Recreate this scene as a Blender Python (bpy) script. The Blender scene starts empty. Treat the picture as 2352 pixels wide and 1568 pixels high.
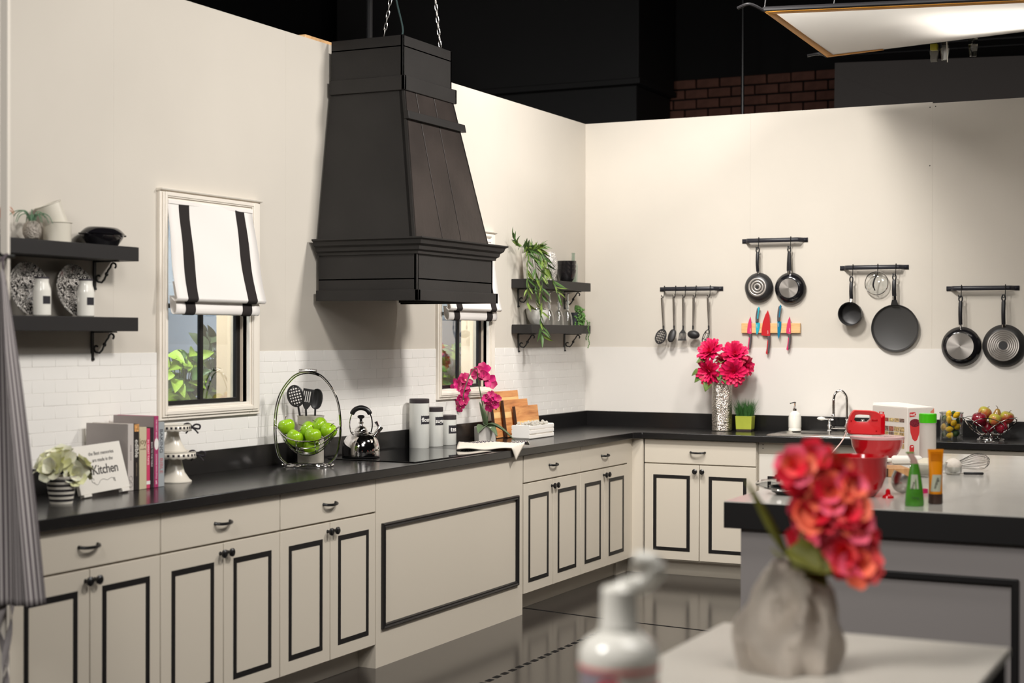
import bpy, bmesh, math, random
from math import sin, cos, pi, radians, sqrt, atan2
from mathutils import Vector, Matrix, Euler, noise

SC = bpy.context.scene
COL = SC.collection
RND = random.Random(11)

# ------------------------------------------------------------------ camera
cam_d = bpy.data.cameras.new('camera')
cam = bpy.data.objects.new('camera', cam_d)
COL.objects.link(cam)
YAW, PITCH, ROLL, FPX = 0.45836, -0.00377, 0.00244, 3548.3
cam_d.sensor_width = 36.0
cam_d.lens = 36.0 * FPX / 2352.0
cam_d.clip_start, cam_d.clip_end = 0.05, 60
_f = Vector((-sin(YAW), cos(YAW), 0)); _r = Vector((cos(YAW), sin(YAW), 0)); _u = Vector((0, 0, 1))
_f2 = _f * cos(PITCH) + _u * sin(PITCH); _u2 = _u * cos(PITCH) - _f * sin(PITCH)
_r3 = _r * cos(ROLL) + _u2 * sin(ROLL); _u3 = _u2 * cos(ROLL) - _r * sin(ROLL)
_m = Matrix((_r3, _u3, -_f2)).transposed().to_4x4()
_m.translation = Vector((4.2832, -9.8246, 1.5311))
cam.matrix_world = _m
cam_d.dof.use_dof = True
cam_d.dof.focus_distance = 8.3
cam_d.dof.aperture_fstop = 2.5
SC.camera = cam

# ------------------------------------------------------------------ world, lamps, exposure
w = bpy.data.worlds.new('studio_dark'); SC.world = w; w.use_nodes = True
w.node_tree.nodes['Background'].inputs[0].default_value = (0.9, 0.95, 1.0, 1)
w.node_tree.nodes['Background'].inputs[1].default_value = 0.004
vs = SC.view_settings
vs.view_transform = 'Standard'; vs.look = 'None'; vs.exposure = 0.0; vs.gamma = 1.0; vs.use_curve_mapping = False

def area(name, loc, target, power, sx, sy, color=(1, 1, 1), spread=180):
    d = bpy.data.lights.new(name, 'AREA'); d.shape = 'RECTANGLE'; d.size = sx; d.size_y = sy
    d.energy = power; d.color = color; d.spread = radians(spread)
    o = bpy.data.objects.new(name, d); COL.objects.link(o)
    o.location = loc
    o.rotation_euler = (Vector(target) - Vector(loc)).to_track_quat('-Z', 'Y').to_euler()
    return o

WARM = (1.0, 0.962, 0.915)
area('studio_lamp', (3.3, -5.2, 3.9), (0.0, -4.5, 1.1), 40, 0.45, 0.45, WARM, 120)
area('studio_lamp', (3.3, -2.9, 3.9), (0.0, -2.2, 1.2), 58, 0.45, 0.45, WARM, 120)
area('studio_lamp', (0.95, -2.1, 3.9), (0.55, 0.0, 1.1), 27, 0.35, 0.35, WARM, 115)
area('studio_lamp', (1.60, -2.8, 3.8), (2.3, 0.0, 1.3), 34, 0.4, 0.4, WARM, 110)
area('studio_softbox', (4.6, -7.5, 4.2), (1.0, -3.0, 1.0), 74, 1.6, 1.6, (1.0, 0.97, 0.93))
area('studio_softbox', (2.0, -9.2, 3.3), (3.4, -6.8, 1.0), 98, 0.9, 0.9, (1.0, 0.97, 0.93))
area('window_lamp', (-0.45, -4.6, 2.55), (-0.95, -3.6, 1.3), 55, 0.3, 0.3, (0.95, 1.0, 0.98))
area('window_lamp', (-0.45, -2.2, 2.55), (-0.95, -1.1, 1.3), 55, 0.3, 0.3, (0.95, 1.0, 0.98))

# ------------------------------------------------------------------ materials
def lin(c):
    return tuple(((x / 255) / 12.92 if x / 255 <= 0.04045 else (((x / 255) + 0.055) / 1.055) ** 2.4) for x in c)

MATS = {}
def mat(name, rgb, rough=0.5, metal=0.0, spec=0.5, coat=0.0, bump=None, var=None, sheen=0.0, trans=0.0, ior=1.45, sss=0.0):
    """rgb in 0..255 sRGB; bump=(scale, strength); var=(scale, amount of value change)"""
    if name in MATS: return MATS[name]
    m = bpy.data.materials.new(name); m.use_nodes = True
    nt = m.node_tree; b = nt.nodes['Principled BSDF']
    c = lin(rgb) + (1,)
    b.inputs['Base Color'].default_value = c
    b.inputs['Roughness'].default_value = rough
    b.inputs['Metallic'].default_value = metal
    b.inputs['Specular IOR Level'].default_value = spec
    b.inputs['Coat Weight'].default_value = coat
    b.inputs['IOR'].default_value = ior
    b.inputs['Transmission Weight'].default_value = trans
    b.inputs['Sheen Weight'].default_value = sheen
    if sss:
        b.inputs['Subsurface Weight'].default_value = sss; b.inputs['Subsurface Scale'].default_value = 0.01
    tc = None
    if bump or var:
        tc = nt.nodes.new('ShaderNodeTexCoord')
    if var:
        n = nt.nodes.new('ShaderNodeTexNoise'); n.inputs['Scale'].default_value = var[0]; n.inputs['Detail'].default_value = 5
        nt.links.new(tc.outputs['Object'], n.inputs['Vector'])
        r = nt.nodes.new('ShaderNodeValToRGB')
        r.color_ramp.elements[0].position = 0.3; r.color_ramp.elements[1].position = 0.7
        r.color_ramp.elements[0].color = tuple(x * (1 - var[1]) for x in c[:3]) + (1,)
        r.color_ramp.elements[1].color = tuple(min(1, x * (1 + var[1])) for x in c[:3]) + (1,)
        nt.links.new(n.outputs['Fac'], r.inputs['Fac']); nt.links.new(r.outputs['Color'], b.inputs['Base Color'])
    if bump:
        n2 = nt.nodes.new('ShaderNodeTexNoise'); n2.inputs['Scale'].default_value = bump[0]; n2.inputs['Detail'].default_value = 3
        nt.links.new(tc.outputs['Object'], n2.inputs['Vector'])
        bp = nt.nodes.new('ShaderNodeBump'); bp.inputs['Strength'].default_value = bump[1]; bp.inputs['Distance'].default_value = 0.01
        nt.links.new(n2.outputs['Fac'], bp.inputs['Height']); nt.links.new(bp.outputs['Normal'], b.inputs['Normal'])
    MATS[name] = m
    return m

def nodes_of(m): return m.node_tree, m.node_tree.nodes, m.node_tree.links

def ramp(nt, stops, interp='CONSTANT'):
    r = nt.nodes.new('ShaderNodeValToRGB'); r.color_ramp.interpolation = interp
    els = r.color_ramp.elements
    els[0].position, els[0].color = stops[0][0], stops[0][1]
    els[1].position, els[1].color = stops[1][0], stops[1][1]
    for p, c in stops[2:]:
        e = els.new(p); e.color = c
    return r

def stripe_mat(name, axis, period, frac, rgb_a, rgb_b, rough=0.6, wob=0.0):
    """hard stripes across an object axis (0,1,2)"""
    m = mat(name, rgb_a, rough); nt, N, L = nodes_of(m); b = N['Principled BSDF']
    tc = N.new('ShaderNodeTexCoord'); sp = N.new('ShaderNodeSeparateXYZ'); L.new(tc.outputs['Object'], sp.inputs[0])
    mu = N.new('ShaderNodeMath'); mu.operation = 'DIVIDE'; mu.inputs[1].default_value = period
    L.new(sp.outputs[axis], mu.inputs[0])
    fr = N.new('ShaderNodeMath'); fr.operation = 'FRACT'; L.new(mu.outputs[0], fr.inputs[0])
    r = ramp(nt, [(0, lin(rgb_a) + (1,)), (frac, lin(rgb_b) + (1,))])
    L.new(fr.outputs[0], r.inputs[0]); L.new(r.outputs[0], b.inputs['Base Color'])
    return m

def wood_mat(name, stops, axis_scale, scale=6.0, rough=0.45):
    m = mat(name, (180, 120, 70), rough); nt, N, L = nodes_of(m); b = N['Principled BSDF']
    tc = N.new('ShaderNodeTexCoord'); mp = N.new('ShaderNodeMapping'); mp.inputs['Scale'].default_value = axis_scale
    L.new(tc.outputs['Object'], mp.inputs[0])
    n = N.new('ShaderNodeTexNoise'); n.inputs['Scale'].default_value = scale; n.inputs['Detail'].default_value = 6; n.inputs['Distortion'].default_value = 0.6
    L.new(mp.outputs[0], n.inputs['Vector'])
    r = ramp(nt, [(p, lin(c) + (1,)) for p, c in stops], 'LINEAR'); L.new(n.outputs['Fac'], r.inputs[0])
    L.new(r.outputs[0], b.inputs['Base Color'])
    return m

def clear_mat(name, tint=(250, 252, 252), gloss=0.10, rough=0.02):
    """thin clear sheet: mostly see-through, a little gloss"""
    if name in MATS: return MATS[name]
    m = bpy.data.materials.new(name); m.use_nodes = True
    nt, N, L = nodes_of(m); N.remove(N['Principled BSDF'])
    t = N.new('ShaderNodeBsdfTransparent'); t.inputs[0].default_value = lin(tint) + (1,)
    g = N.new('ShaderNodeBsdfGlossy'); g.inputs['Roughness'].default_value = rough
    lw = N.new('ShaderNodeLayerWeight'); lw.inputs[0].default_value = 0.35
    mr = N.new('ShaderNodeMath'); mr.operation = 'MULTIPLY_ADD'; mr.inputs[1].default_value = 0.85; mr.inputs[2].default_value = gloss
    L.new(lw.outputs['Facing'], mr.inputs[0])
    mx = N.new('ShaderNodeMixShader'); L.new(mr.outputs[0], mx.inputs[0]); L.new(t.outputs[0], mx.inputs[1]); L.new(g.outputs[0], mx.inputs[2])
    L.new(mx.outputs[0], N['Material Output'].inputs[0])
    MATS[name] = m
    return m

M = {}
M['wall'] = mat('wall_paint', (205, 198, 187), 0.75, spec=0.25, var=(1.3, 0.03))
M['wall_low'] = mat('white_tile', (232, 229, 224), 0.38, spec=0.4)
M['trimwhite'] = mat('window_trim_paint', (232, 224, 212), 0.45)
M['cream'] = mat('cabinet_paint', (206, 197, 182), 0.42, spec=0.4)
M['black'] = mat('black_paint', (26, 24, 24), 0.45, spec=0.4)
M['blacksat'] = mat('black_satin', (22, 21, 22), 0.3)
M['counter'] = mat('counter_laminate', (27, 26, 26), 0.2, spec=0.55, bump=(9, 0.012))
M['hood'] = mat('hood_paint', (41, 39, 38), 0.52, spec=0.4, var=(2.2, 0.28), bump=(60, 0.05))
M['floor'] = mat('floor_vinyl', (52, 48, 45), 0.16, spec=0.55, bump=(3, 0.02))
M['chrome'] = mat('chrome', (225, 222, 220), 0.06, metal=1.0)
M['steel'] = mat('brushed_steel', (190, 186, 180), 0.25, metal=1.0)
M['iron'] = mat('wrought_iron', (20, 20, 20), 0.45)
M['plastic_black'] = mat('black_nylon', (38, 37, 38), 0.45)
M['white_gloss'] = mat('white_glaze', (228, 225, 216), 0.18, coat=0.3)
M['white_matte'] = mat('white_matte', (226, 221, 212), 0.6)
M['studio_black'] = mat('studio_black', (16, 15, 16), 0.8, spec=0.2)
M['glass'] = clear_mat('clear_glass')
M['glass_lo'] = clear_mat('clear_glass_sheet', gloss=0.03)
M['green_leaf'] = mat('leaf_green', (96, 122, 52), 0.5, var=(40, 0.3))

# ------------------------------------------------------------------ mesh builder
class MB:
    def __init__(s):
        s.V = []; s.F = []; s.MI = []; s.mi = 0; s.X = Matrix.Identity(4)
    def at(s, loc=(0, 0, 0), rot=(0, 0, 0), scale=(1, 1, 1)):
        s.X = Matrix.LocRotScale(Vector(loc), Euler(rot), Vector(scale)); return s
    def mx(s, m): s.X = m; return s
    def v(s, p): s.V.append(s.X @ Vector(p)); return len(s.V) - 1
    def f(s, idx): s.F.append(tuple(idx)); s.MI.append(s.mi)
    def box(s, x0, y0, z0, x1, y1, z1):
        if x0 > x1: x0, x1 = x1, x0
        if y0 > y1: y0, y1 = y1, y0
        if z0 > z1: z0, z1 = z1, z0
        i = [s.v(p) for p in ((x0, y0, z0), (x1, y0, z0), (x1, y1, z0), (x0, y1, z0), (x0, y0, z1), (x1, y0, z1), (x1, y1, z1), (x0, y1, z1))]
        for q in ((0, 3, 2, 1), (4, 5, 6, 7), (0, 1, 5, 4), (1, 2, 6, 5), (2, 3, 7, 6), (3, 0, 4, 7)): s.f([i[k] for k in q])
        return s
    def hexa(s, pts):
        """8 points, bottom ring then top ring (both counter-clockwise from above)"""
        i = [s.v(p) for p in pts]
        for q in ((0, 3, 2, 1), (4, 5, 6, 7), (0, 1, 5, 4), (1, 2, 6, 5), (2, 3, 7, 6), (3, 0, 4, 7)): s.f([i[k] for k in q])
        return s
    def rings(s, rings, closed=True, cap0=True, cap1=True):
        """skin a list of equal-length point rings"""
        n = len(rings[0]); I = [[s.v(p) for p in r] for r in rings]
        for a, b in zip(I, I[1:]):
            for k in range(n if closed else n - 1):
                k2 = (k + 1) % n; s.f((a[k], a[k2], b[k2], b[k]))
        if cap0: s.f(list(reversed(I[0])))
        if cap1: s.f(I[-1])
        return s
    def lathe(s, prof, n=24, cap0=True, cap1=True, a0=0.0, sx=1.0, sy=1.0):
        return s.rings([[(r * cos(a0 + 2 * pi * k / n) * sx, r * sin(a0 + 2 * pi * k / n) * sy, z) for k in range(n)] for r, z in prof], True, cap0, cap1)
    def tube(s, pts, r, n=8, closed=False, flat=None):
        """round bar along points; r number or list"""
        P = [Vector(p) for p in pts]; m = len(P)
        if not isinstance(r, (list, tuple)): r = [r] * m
        T = []
        for i in range(m):
            a = P[(i - 1) % m] if (closed or i > 0) else P[i]
            b = P[(i + 1) % m] if (closed or i < m - 1) else P[i]
            t = (b - a); T.append(t.normalized() if t.length > 1e-9 else Vector((0, 0, 1)))
        up = Vector((0, 0, 1)) if abs(T[0].z) < 0.9 else Vector((1, 0, 0))
        nrm = T[0].cross(up).normalized(); rr = []
        for i in range(m):
            nrm = (nrm - T[i] * nrm.dot(T[i]))
            nrm = nrm.normalized() if nrm.length > 1e-6 else T[i].orthogonal().normalized()
            bn = T[i].cross(nrm)
            rr.append([P[i] + (nrm * cos(2 * pi * k / n) + bn * sin(2 * pi * k / n)) * r[i] for k in range(n)])
        if closed:
            rr.append(rr[0]); return s.rings(rr, True, False, False)
        return s.rings(rr)
    def ball(s, c, rx, ry=None, rz=None, n=14, m=9):
        ry = rx if ry is None else ry; rz = rx if rz is None else rz
        R_ = []
        for j in range(1, m):
            t = -pi / 2 + pi * j / m
            R_.append([(c[0] + rx * cos(t) * cos(2 * pi * k / n), c[1] + ry * cos(t) * sin(2 * pi * k / n), c[2] + rz * sin(t)) for k in range(n)])
        a = s.v((c[0], c[1], c[2] - rz)); b = s.v((c[0], c[1], c[2] + rz))
        I = [[s.v(p) for p in r] for r in R_]
        for u, w_ in zip(I, I[1:]):
            for k in range(n): s.f((u[k], u[(k + 1) % n], w_[(k + 1) % n], w_[k]))
        for k in range(n): s.f((a, I[0][(k + 1) % n], I[0][k])); s.f((b, I[-1][k], I[-1][(k + 1) % n]))
        return s
    def grid(s, fn, nu, nv, cu=False, cv=False):
        I = [[s.v(fn(i / (nu if cu else nu - 1), j / (nv if cv else nv - 1))) for j in range(nv)] for i in range(nu)]
        for i in range(nu if cu else nu - 1):
            for j in range(nv if cv else nv - 1):
                s.f((I[i][j], I[(i + 1) % nu][j], I[(i + 1) % nu][(j + 1) % nv], I[i][(j + 1) % nv]))
        return s
    def prism(s, poly, d, h0, h1):
        """poly 2-D; d='x': poly is (y,z) extruded along x, etc."""
        def P(p, h): return {'x': (h, p[0], p[1]), 'y': (p[0], h, p[1]), 'z': (p[0], p[1], h)}[d]
        a = [s.v(P(p, h0)) for p in poly]; b = [s.v(P(p, h1)) for p in poly]; n = len(poly)
        for k in range(n): s.f((a[k], a[(k + 1) % n], b[(k + 1) % n], b[k]))
        s.f(list(reversed(a))); s.f(b)
        return s
    def frame(s, d, h0, h1, u0, v0, u1, v1, t, tv=None):
        """rectangular ring of bars of width t in the plane normal to d, four mitred bars"""
        tv = t if tv is None else tv
        def P(p, h): return {'x': (h, p[0], p[1]), 'y': (p[0], h, p[1]), 'z': (p[0], p[1], h)}[d]
        O = [(u0, v0), (u1, v0), (u1, v1), (u0, v1)]; I = [(u0 + t, v0 + tv), (u1 - t, v0 + tv), (u1 - t, v1 - tv), (u0 + t, v1 - tv)]
        o0 = [s.v(P(p, h0)) for p in O]; i0 = [s.v(P(p, h0)) for p in I]; o1 = [s.v(P(p, h1)) for p in O]; i1 = [s.v(P(p, h1)) for p in I]
        for k in range(4):
            j = (k + 1) % 4
            s.f((o1[k], o1[j], i1[j], i1[k])); s.f((o0[k], i0[k], i0[j], o0[j])); s.f((o0[k], o0[j], o1[j], o1[k])); s.f((i0[k], i1[k], i1[j], i0[j]))
        return s

def obj(name, mb, mats, parent=None, loc=None, rot=None, smooth=35, bevel=None, seg=2, solid=None, subsurf=0, solid_off=0.0):
    me = bpy.data.meshes.new(name)
    me.from_pydata([tuple(v) for v in mb.V], [], mb.F)
    if not isinstance(mats, (list, tuple)): mats = [mats]
    for m in mats: me.materials.append(m)
    if len(mats) > 1:
        me.polygons.foreach_set('material_index', mb.MI)
    bm = bmesh.new(); bm.from_mesh(me); bmesh.ops.recalc_face_normals(bm, faces=bm.faces); bm.to_mesh(me); bm.free()
    if smooth:
        me.shade_smooth(); me.set_sharp_from_angle(angle=radians(smooth))
    me.update()
    o = bpy.data.objects.new(name, me); COL.objects.link(o)
    if parent is not None: o.parent = parent
    if loc is not None: o.location = loc
    if rot is not None: o.rotation_euler = rot
    if solid:
        md = o.modifiers.new('thick', 'SOLIDIFY'); md.thickness = solid; md.offset = solid_off
    if bevel:
        md = o.modifiers.new('edge', 'BEVEL'); md.width = bevel; md.segments = seg; md.limit_method = 'ANGLE'; md.angle_limit = radians(40)
    if subsurf:
        md = o.modifiers.new('soft', 'SUBSURF'); md.levels = subsurf; md.render_levels = subsurf
    return o

def share(name, src, parent, loc=(0, 0, 0), rot=(0, 0, 0), scale=(1, 1, 1), mx=None):
    """another piece that shares SRC's mesh"""
    o = bpy.data.objects.new(name, src.data); COL.objects.link(o); o.parent = parent
    if mx is not None: o.matrix_local = mx
    else: o.location = loc; o.rotation_euler = rot; o.scale = scale
    for md in src.modifiers:
        n = o.modifiers.new(md.name, md.type)
        for k in ('thickness', 'offset', 'width', 'segments', 'limit_method', 'angle_limit', 'levels', 'render_levels'):
            if hasattr(md, k): setattr(n, k, getattr(md, k))
    return o

def tag(o, label, cat, group=None, kind=None):
    if label: o['label'] = label
    if cat: o['category'] = cat
    if group: o['group'] = group
    if kind: o['kind'] = kind
    return o

def thing(name, label, cat, loc=(0, 0, 0), rz=0.0, group=None, rot=None):
    o = bpy.data.objects.new(name, None); COL.objects.link(o); o.empty_display_size = 0.05
    o.location = loc; o.rotation_euler = rot if rot is not None else (0, 0, rz)
    return tag(o, label, cat, group)

def struct(o): o['kind'] = 'structure'; return o
def stuff(o): o['kind'] = 'stuff'; return o

def dup(root, loc, rz=None, label=None, group=None, rot=None, scale=None):
    kids = {}
    for o in SC.objects:
        if o.parent is not None: kids.setdefault(o.parent, []).append(o)
    r = root.copy(); COL.objects.link(r); r.location = loc
    if rz is not None: r.rotation_euler = (0, 0, rz)
    if rot is not None: r.rotation_euler = rot
    if scale is not None: r.scale = scale
    if label: r['label'] = label
    if group: r['group'] = group
    def rec(a, b):
        for ch in kids.get(a, []):
            c = ch.copy(); COL.objects.link(c); c.parent = b; rec(ch, c)
    rec(root, r)
    return r

def text_mesh(body, size, align='CENTER', shear=0.0, extrude=0.0003, bold=0.0, spacing=1.0):
    cu = bpy.data.curves.new('lettering', 'FONT'); cu.body = body; cu.size = size; cu.align_x = align; cu.align_y = 'CENTER'
    cu.shear = shear; cu.extrude = extrude; cu.offset = bold; cu.space_character = spacing; cu.resolution_u = 3
    o = bpy.data.objects.new('lettering', cu); COL.objects.link(o)
    dg = bpy.context.evaluated_depsgraph_get()
    me = bpy.data.meshes.new_from_object(o.evaluated_get(dg))
    bpy.data.objects.remove(o); bpy.data.curves.remove(cu)
    return me

def text(name, body, size, material, parent, mx, **kw):
    bend = kw.pop('bend', None)
    me = text_mesh(body, size, **kw)
    if bend:   # wrap on a cylinder of that radius round the local z axis; text x runs along the arc, text y becomes z
        for v in me.vertices:
            a = v.co.x / bend; rr = bend + v.co.z
            v.co = Vector((rr * cos(a), rr * sin(a), v.co.y))
    me.materials.clear(); me.materials.append(material)
    o = bpy.data.objects.new(name, me); COL.objects.link(o); o.parent = parent; o.matrix_local = mx
    return o

def basis(o, ex, ey):
    """matrix with local x along ex and local y along ey, at o"""
    ex = Vector(ex).normalized(); ez = ex.cross(Vector(ey)).normalized(); ey = ez.cross(ex)
    m = Matrix((ex, ey, ez)).transposed().to_4x4(); m.translation = Vector(o)
    return m

def aim(o, d, roll=0.0):
    """matrix at o with local z along d"""
    q = Vector(d).to_track_quat('Z', 'Y')
    return Matrix.Translation(Vector(o)) @ q.to_matrix().to_4x4() @ Matrix.Rotation(roll, 4, 'Z')

def arc(c, r, a0, a1, n, plane='xz'):
    out = []
    for i in range(n + 1):
        a = a0 + (a1 - a0) * i / n; p = (r * cos(a), r * sin(a))
        out.append({'xz': (c[0] + p[0], c[1], c[2] + p[1]), 'yz': (c[0], c[1] + p[0], c[2] + p[1]), 'xy': (c[0] + p[0], c[1] + p[1], c[2])}[plane])
    return out

def spline(pts, n=8):
    """Catmull-Rom through points"""
    P = [Vector(p) for p in pts]; out = []
    for i in range(len(P) - 1):
        p0 = P[max(i - 1, 0)]; p1 = P[i]; p2 = P[i + 1]; p3 = P[min(i + 2, len(P) - 1)]
        for k in range(n):
            t = k / n
            out.append(0.5 * ((2 * p1) + (p2 - p0) * t + (2 * p0 - 5 * p1 + 4 * p2 - p3) * t * t + (3 * p1 - p0 - 3 * p2 + p3) * t ** 3))
    out.append(P[-1])
    return out
# ================================================================== SETTING
# floor
fl = struct(obj('floor', MB().box(-4, -11, -0.05, 8, 4.5, 0), M['floor'])) 
mb = MB().box(0.5, -2.06, 0.0, 1.12, -2.045, 0.0012).box(1.1, -2.06, 0.0, 2.6, -2.045, 0.0012)
mb.V = [Vector((v.x, v.y - 0.11 * (v.x - 0.5) + (0.05 if v.x < 0.55 else 0), v.z)) for v in mb.V]
obj('floor_seam', mb, M['studio_black'], fl)
# interlocking mat edge: the notches of the toothed joint
nm = MB().box(-0.013, -0.022, 0.0, 0.013, 0.022, 0.0012)
n0 = obj('joint_notch', nm, M['studio_black'], fl, loc=(1.16, -3.95, 0))
for k in range(1, 24):
    share('joint_notch', n0, fl, (1.16 + RND.uniform(-.002, .002), -3.95 + k * 0.078, 0))
# flats of the set
def panel(y0, y1, z0, z1, hole=None, d='x'):
    mb = MB()
    if not hole: return mb.box(-0.02, y0, z0, 0, y1, z1)
    a, b, c, e = hole
    mb.box(-0.02, y0, z0, 0, a, z1).box(-0.02, b, z0, 0, y1, z1).box(-0.02, a, z0, 0, b, c).box(-0.02, a, e, 0, b, z1)
    return mb
W1 = (-4.520, -3.932, 1.222, 2.110); W2 = (-2.083, -1.495, 1.222, 2.110)
wl = bpy.data.objects.new('wall_left', None); COL.objects.link(wl); struct(wl)
seams = [-6.08, -4.85, -3.62, -2.42, -1.21, 0.0]
for a, b, h in zip(seams, seams[1:], (None, W1, None, W2, None)):
    obj('flat_panel', panel(a + 0.0002, b - 0.0002, 0, 2.997, h), M['wall'], wl, smooth=0)
obj('tile_backing', MB().box(0, -6.08, 0.95, 0.0028, -4.578, 1.454).box(0, -3.851, 0.95, 0.0028, -2.130, 1.454).box(0, -1.413, 0.95, 0.0028, -0.001, 1.454)
    .box(0, -4.578, 0.95, 0.0028, -3.851, 1.163).box(0, -2.13, 0.95, 0.0028, -1.413, 1.163), M['wall_low'], wl, smooth=0)
# embossed white tiles of the splash wall, 127 x 51 mm in running bond
TW, TH, ZT = 0.127, 0.0510, 1.4555
full = None; tiles = []; rest = MB(); cnt = 0
spans = []
for r in range(10):
    z1 = ZT - r * TH; z0 = z1 - TH + 0.0006
    if z0 < 0.93: continue
    y = -6.08 - (TW / 2 if r % 2 else 0)
    while y < -0.002:
        a, b = max(y, -6.08), min(y + TW - 0.0006, -0.0015)
        cut = [(a, b)]
        for (wa, wb) in ((-4.578, -3.851), (-2.130, -1.413)):
            if z1 > 1.165:
                nc = []
                for (p, q) in cut:
                    if q <= wa or p >= wb: nc.append((p, q)); continue
                    if p < wa: nc.append((p, wa - 0.0005))
                    if q > wb: nc.append((wb + 0.0005, q))
                cut = nc
        zt = z1
        for p, q in cut:
            if q - p > 0.012: spans.append((p, q, z0, zt))
        y += TW
spans.sort(key=lambda s: s[0] - (2.5 if s[1] - s[0] > 0.12 else 0))
base_tile = MB().box(0.0012, 0, 0, 0.0040, TW - 0.0006, TH - 0.0006)
for p, q, z0, z1 in spans:
    if cnt < 300:
        dz = RND.uniform(0, 0.0007)
        if q - p > TW - 0.0025 and z1 - z0 > TH - 0.0025:
            if full is None:
                full = obj('tile', base_tile, M['wall_low'], wl, loc=(dz, p, z0), bevel=0.0009, seg=1)
            else: share('tile', full, wl, (dz, p, z0))
        else:
            obj('tile', MB().box(0.0012, p, z0, 0.0040, q, z1), M['wall_low'], wl, bevel=0.0009, seg=1)
        cnt += 1
    else: rest.box(0.0012, p, z0, 0.0042, q, z1)
if rest.V: stuff(obj('tile_field', rest, M['wall_low'], wl, bevel=0.0009, seg=1))

wb = bpy.data.objects.new('wall_back', None); COL.objects.link(wb); struct(wb)
for a, b in ((0.0, 1.184), (1.184, 2.363), (2.363, 3.56), (3.56, 4.78)):
    dz = 0.0 if a < 2 else -0.008
    obj('flat_panel', MB().box(a + 0.0002, 0.0, 0, b - 0.0002, 0.02, 2.997 + dz), M['wall'], wb, smooth=0)
obj('splash_panel', MB().box(0.004, -0.003, 0.93, 4.78, 0.0, 1.4555), mat('splash_panel_white', (222, 217, 210), 0.3, spec=0.45), wb, smooth=0)
for px, pz in ((2.347, 2.965), (2.381, 2.969), (2.347, 2.60)):
    obj('screw_head', MB().at((px, -0.0005, pz), (pi / 2, 0, 0)).lathe([(0.004, 0), (0.003, 0.001)], 8), M['iron'], wb)
# end stile of the counter run, near the camera
struct(obj('trim_1', MB().box(0.650, -6.14, 0, 0.680, -6.128, 3.0), M['trimwhite']))
# wooden brace end lying on the flat behind the hood
tag(obj('wood_brace', MB().box(-0.16, -3.42, 2.975, -0.021, -3.12, 3.02), wood_mat('raw_pine', [(0.3, (196, 150, 100)), (0.7, (226, 186, 138))], (1, 8, 8)), bevel=0.003),
    'raw pine brace end standing up behind the tall pale wall beside the black hood', 'brace')

# windows
def window(n, hole, frame):
    y0, y1, z0, z1 = hole; fy0, fy1, fz0, fz1 = frame
    w_ = bpy.data.objects.new('window_%d' % n, None); COL.objects.link(w_); struct(w_)
    cas = MB()
    def ring(a0, c0, a1, c1, i0, k0, i1, k1, h0, h):
        cas.box(h0, a0, c0, h, i0, c1).box(h0, i1, c0, h, a1, c1).box(h0, i0, c0, h, i1, k0).box(h0, i0, k1, h, i1, c1)
    ring(fy0, fz0, fy1, fz1, y0, z0, y1, z1, 0.0, 0.018)
    ring(fy0 + .014, fz0 + .014, fy1 - .014, fz1 - .014, y0 - .012, z0 - .012, y1 + .012, z1 + .012, 0.0178, 0.025)
    ring(fy0 + .024, fz0 + .024, fy1 - .026, fz1 - .012, y0 - .018, z0 - .018, y1 + .018, z1 + .018, 0.0248, 0.029)
    obj('casing', cas, M['trimwhite'], w_, bevel=0.003)
    obj('head_molding', MB().prism([(0, fz1 - 0.012), (0.030, fz1 - 0.006), (0.034, fz1 + 0.002), (0, fz1 + 0.002)], 'y', fy0 - 0.004, fy1 + 0.004), M['trimwhite'], w_, bevel=0.002)
    jm = MB().box(-0.09, y0 - 0.014, z0 - 0.014, -0.0005, y0, z1 + 0.014).box(-0.09, y1, z0 - 0.014, -0.0005, y1 + 0.014, z1 + 0.014).box(-0.09, y0, z1, -0.0005, y1, z1 + 0.014)
    obj('jamb', jm, mat('jamb_paint', (222, 206, 186), 0.6), w_, smooth=0)
    obj('window_sill', MB().box(-0.09, y0, z0 - 0.014, -0.0005, y1, z0), M['trimwhite'], w_, bevel=0.002)
    obj('sash_frame', MB().frame('x', -0.056, -0.036, y0, z0, y1, z1, 0.030, 0.020), M['black'], w_, bevel=0.002)
    obj('muntin', MB().box(-0.054, (y0 + y1) / 2 - 0.003, z0 + 0.018, -0.038, (y0 + y1) / 2 + 0.021, z1 - 0.018), M['black'], w_, bevel=0.002)
    obj('muntin', MB().box(-0.054, y0 + 0.028, 1.648, -0.038, y1 - 0.028, 1.668), M['black'], w_, bevel=0.002)
    obj('glass_pane', MB().box(-0.048, y0 + 0.026, z0 + 0.016, -0.046, y1 - 0.026, z1 - 0.016), M['glass_lo'], w_, smooth=0)
    obj('stud', MB().box(-0.175, y1 + 0.004, z0 - 0.4, -0.092, y1 + 0.044, z1 + 0.3), mat('raw_stud', (232, 205, 172), 0.7), w_, smooth=0)
    return w_
window(1, W1, (-4.577, -3.852, 1.163, 2.157))
window(2, W2, (-2.129, -1.414, 1.163, 2.157))

# backdrop and plants beyond the windows
def sheet(u, v):
    y = -5.2 + 5.6 * u
    return (-1.0 + 0.03 * sin(u * 26 + 3 * v) + 0.035 * noise.noise(Vector((u * 9, v * 5, 0.3))), y, 0.5 + 2.4 * v)
tag(obj('backdrop_cloth', MB().grid(sheet, 80, 24), mat('backdrop_blue', (176, 186, 204), 0.8, var=(1.6, 0.12)), solid=0.004),
    'pale blue wrinkled backdrop cloth hung behind both windows', 'backdrop')
tag(obj('plant_ledge', MB().box(-0.75, -5.0, 0.93, -0.18, -0.3, 0.96), M['studio_black'], bevel=0.004), 'black ledge behind the splash wall carrying the window plants', 'ledge')

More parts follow.
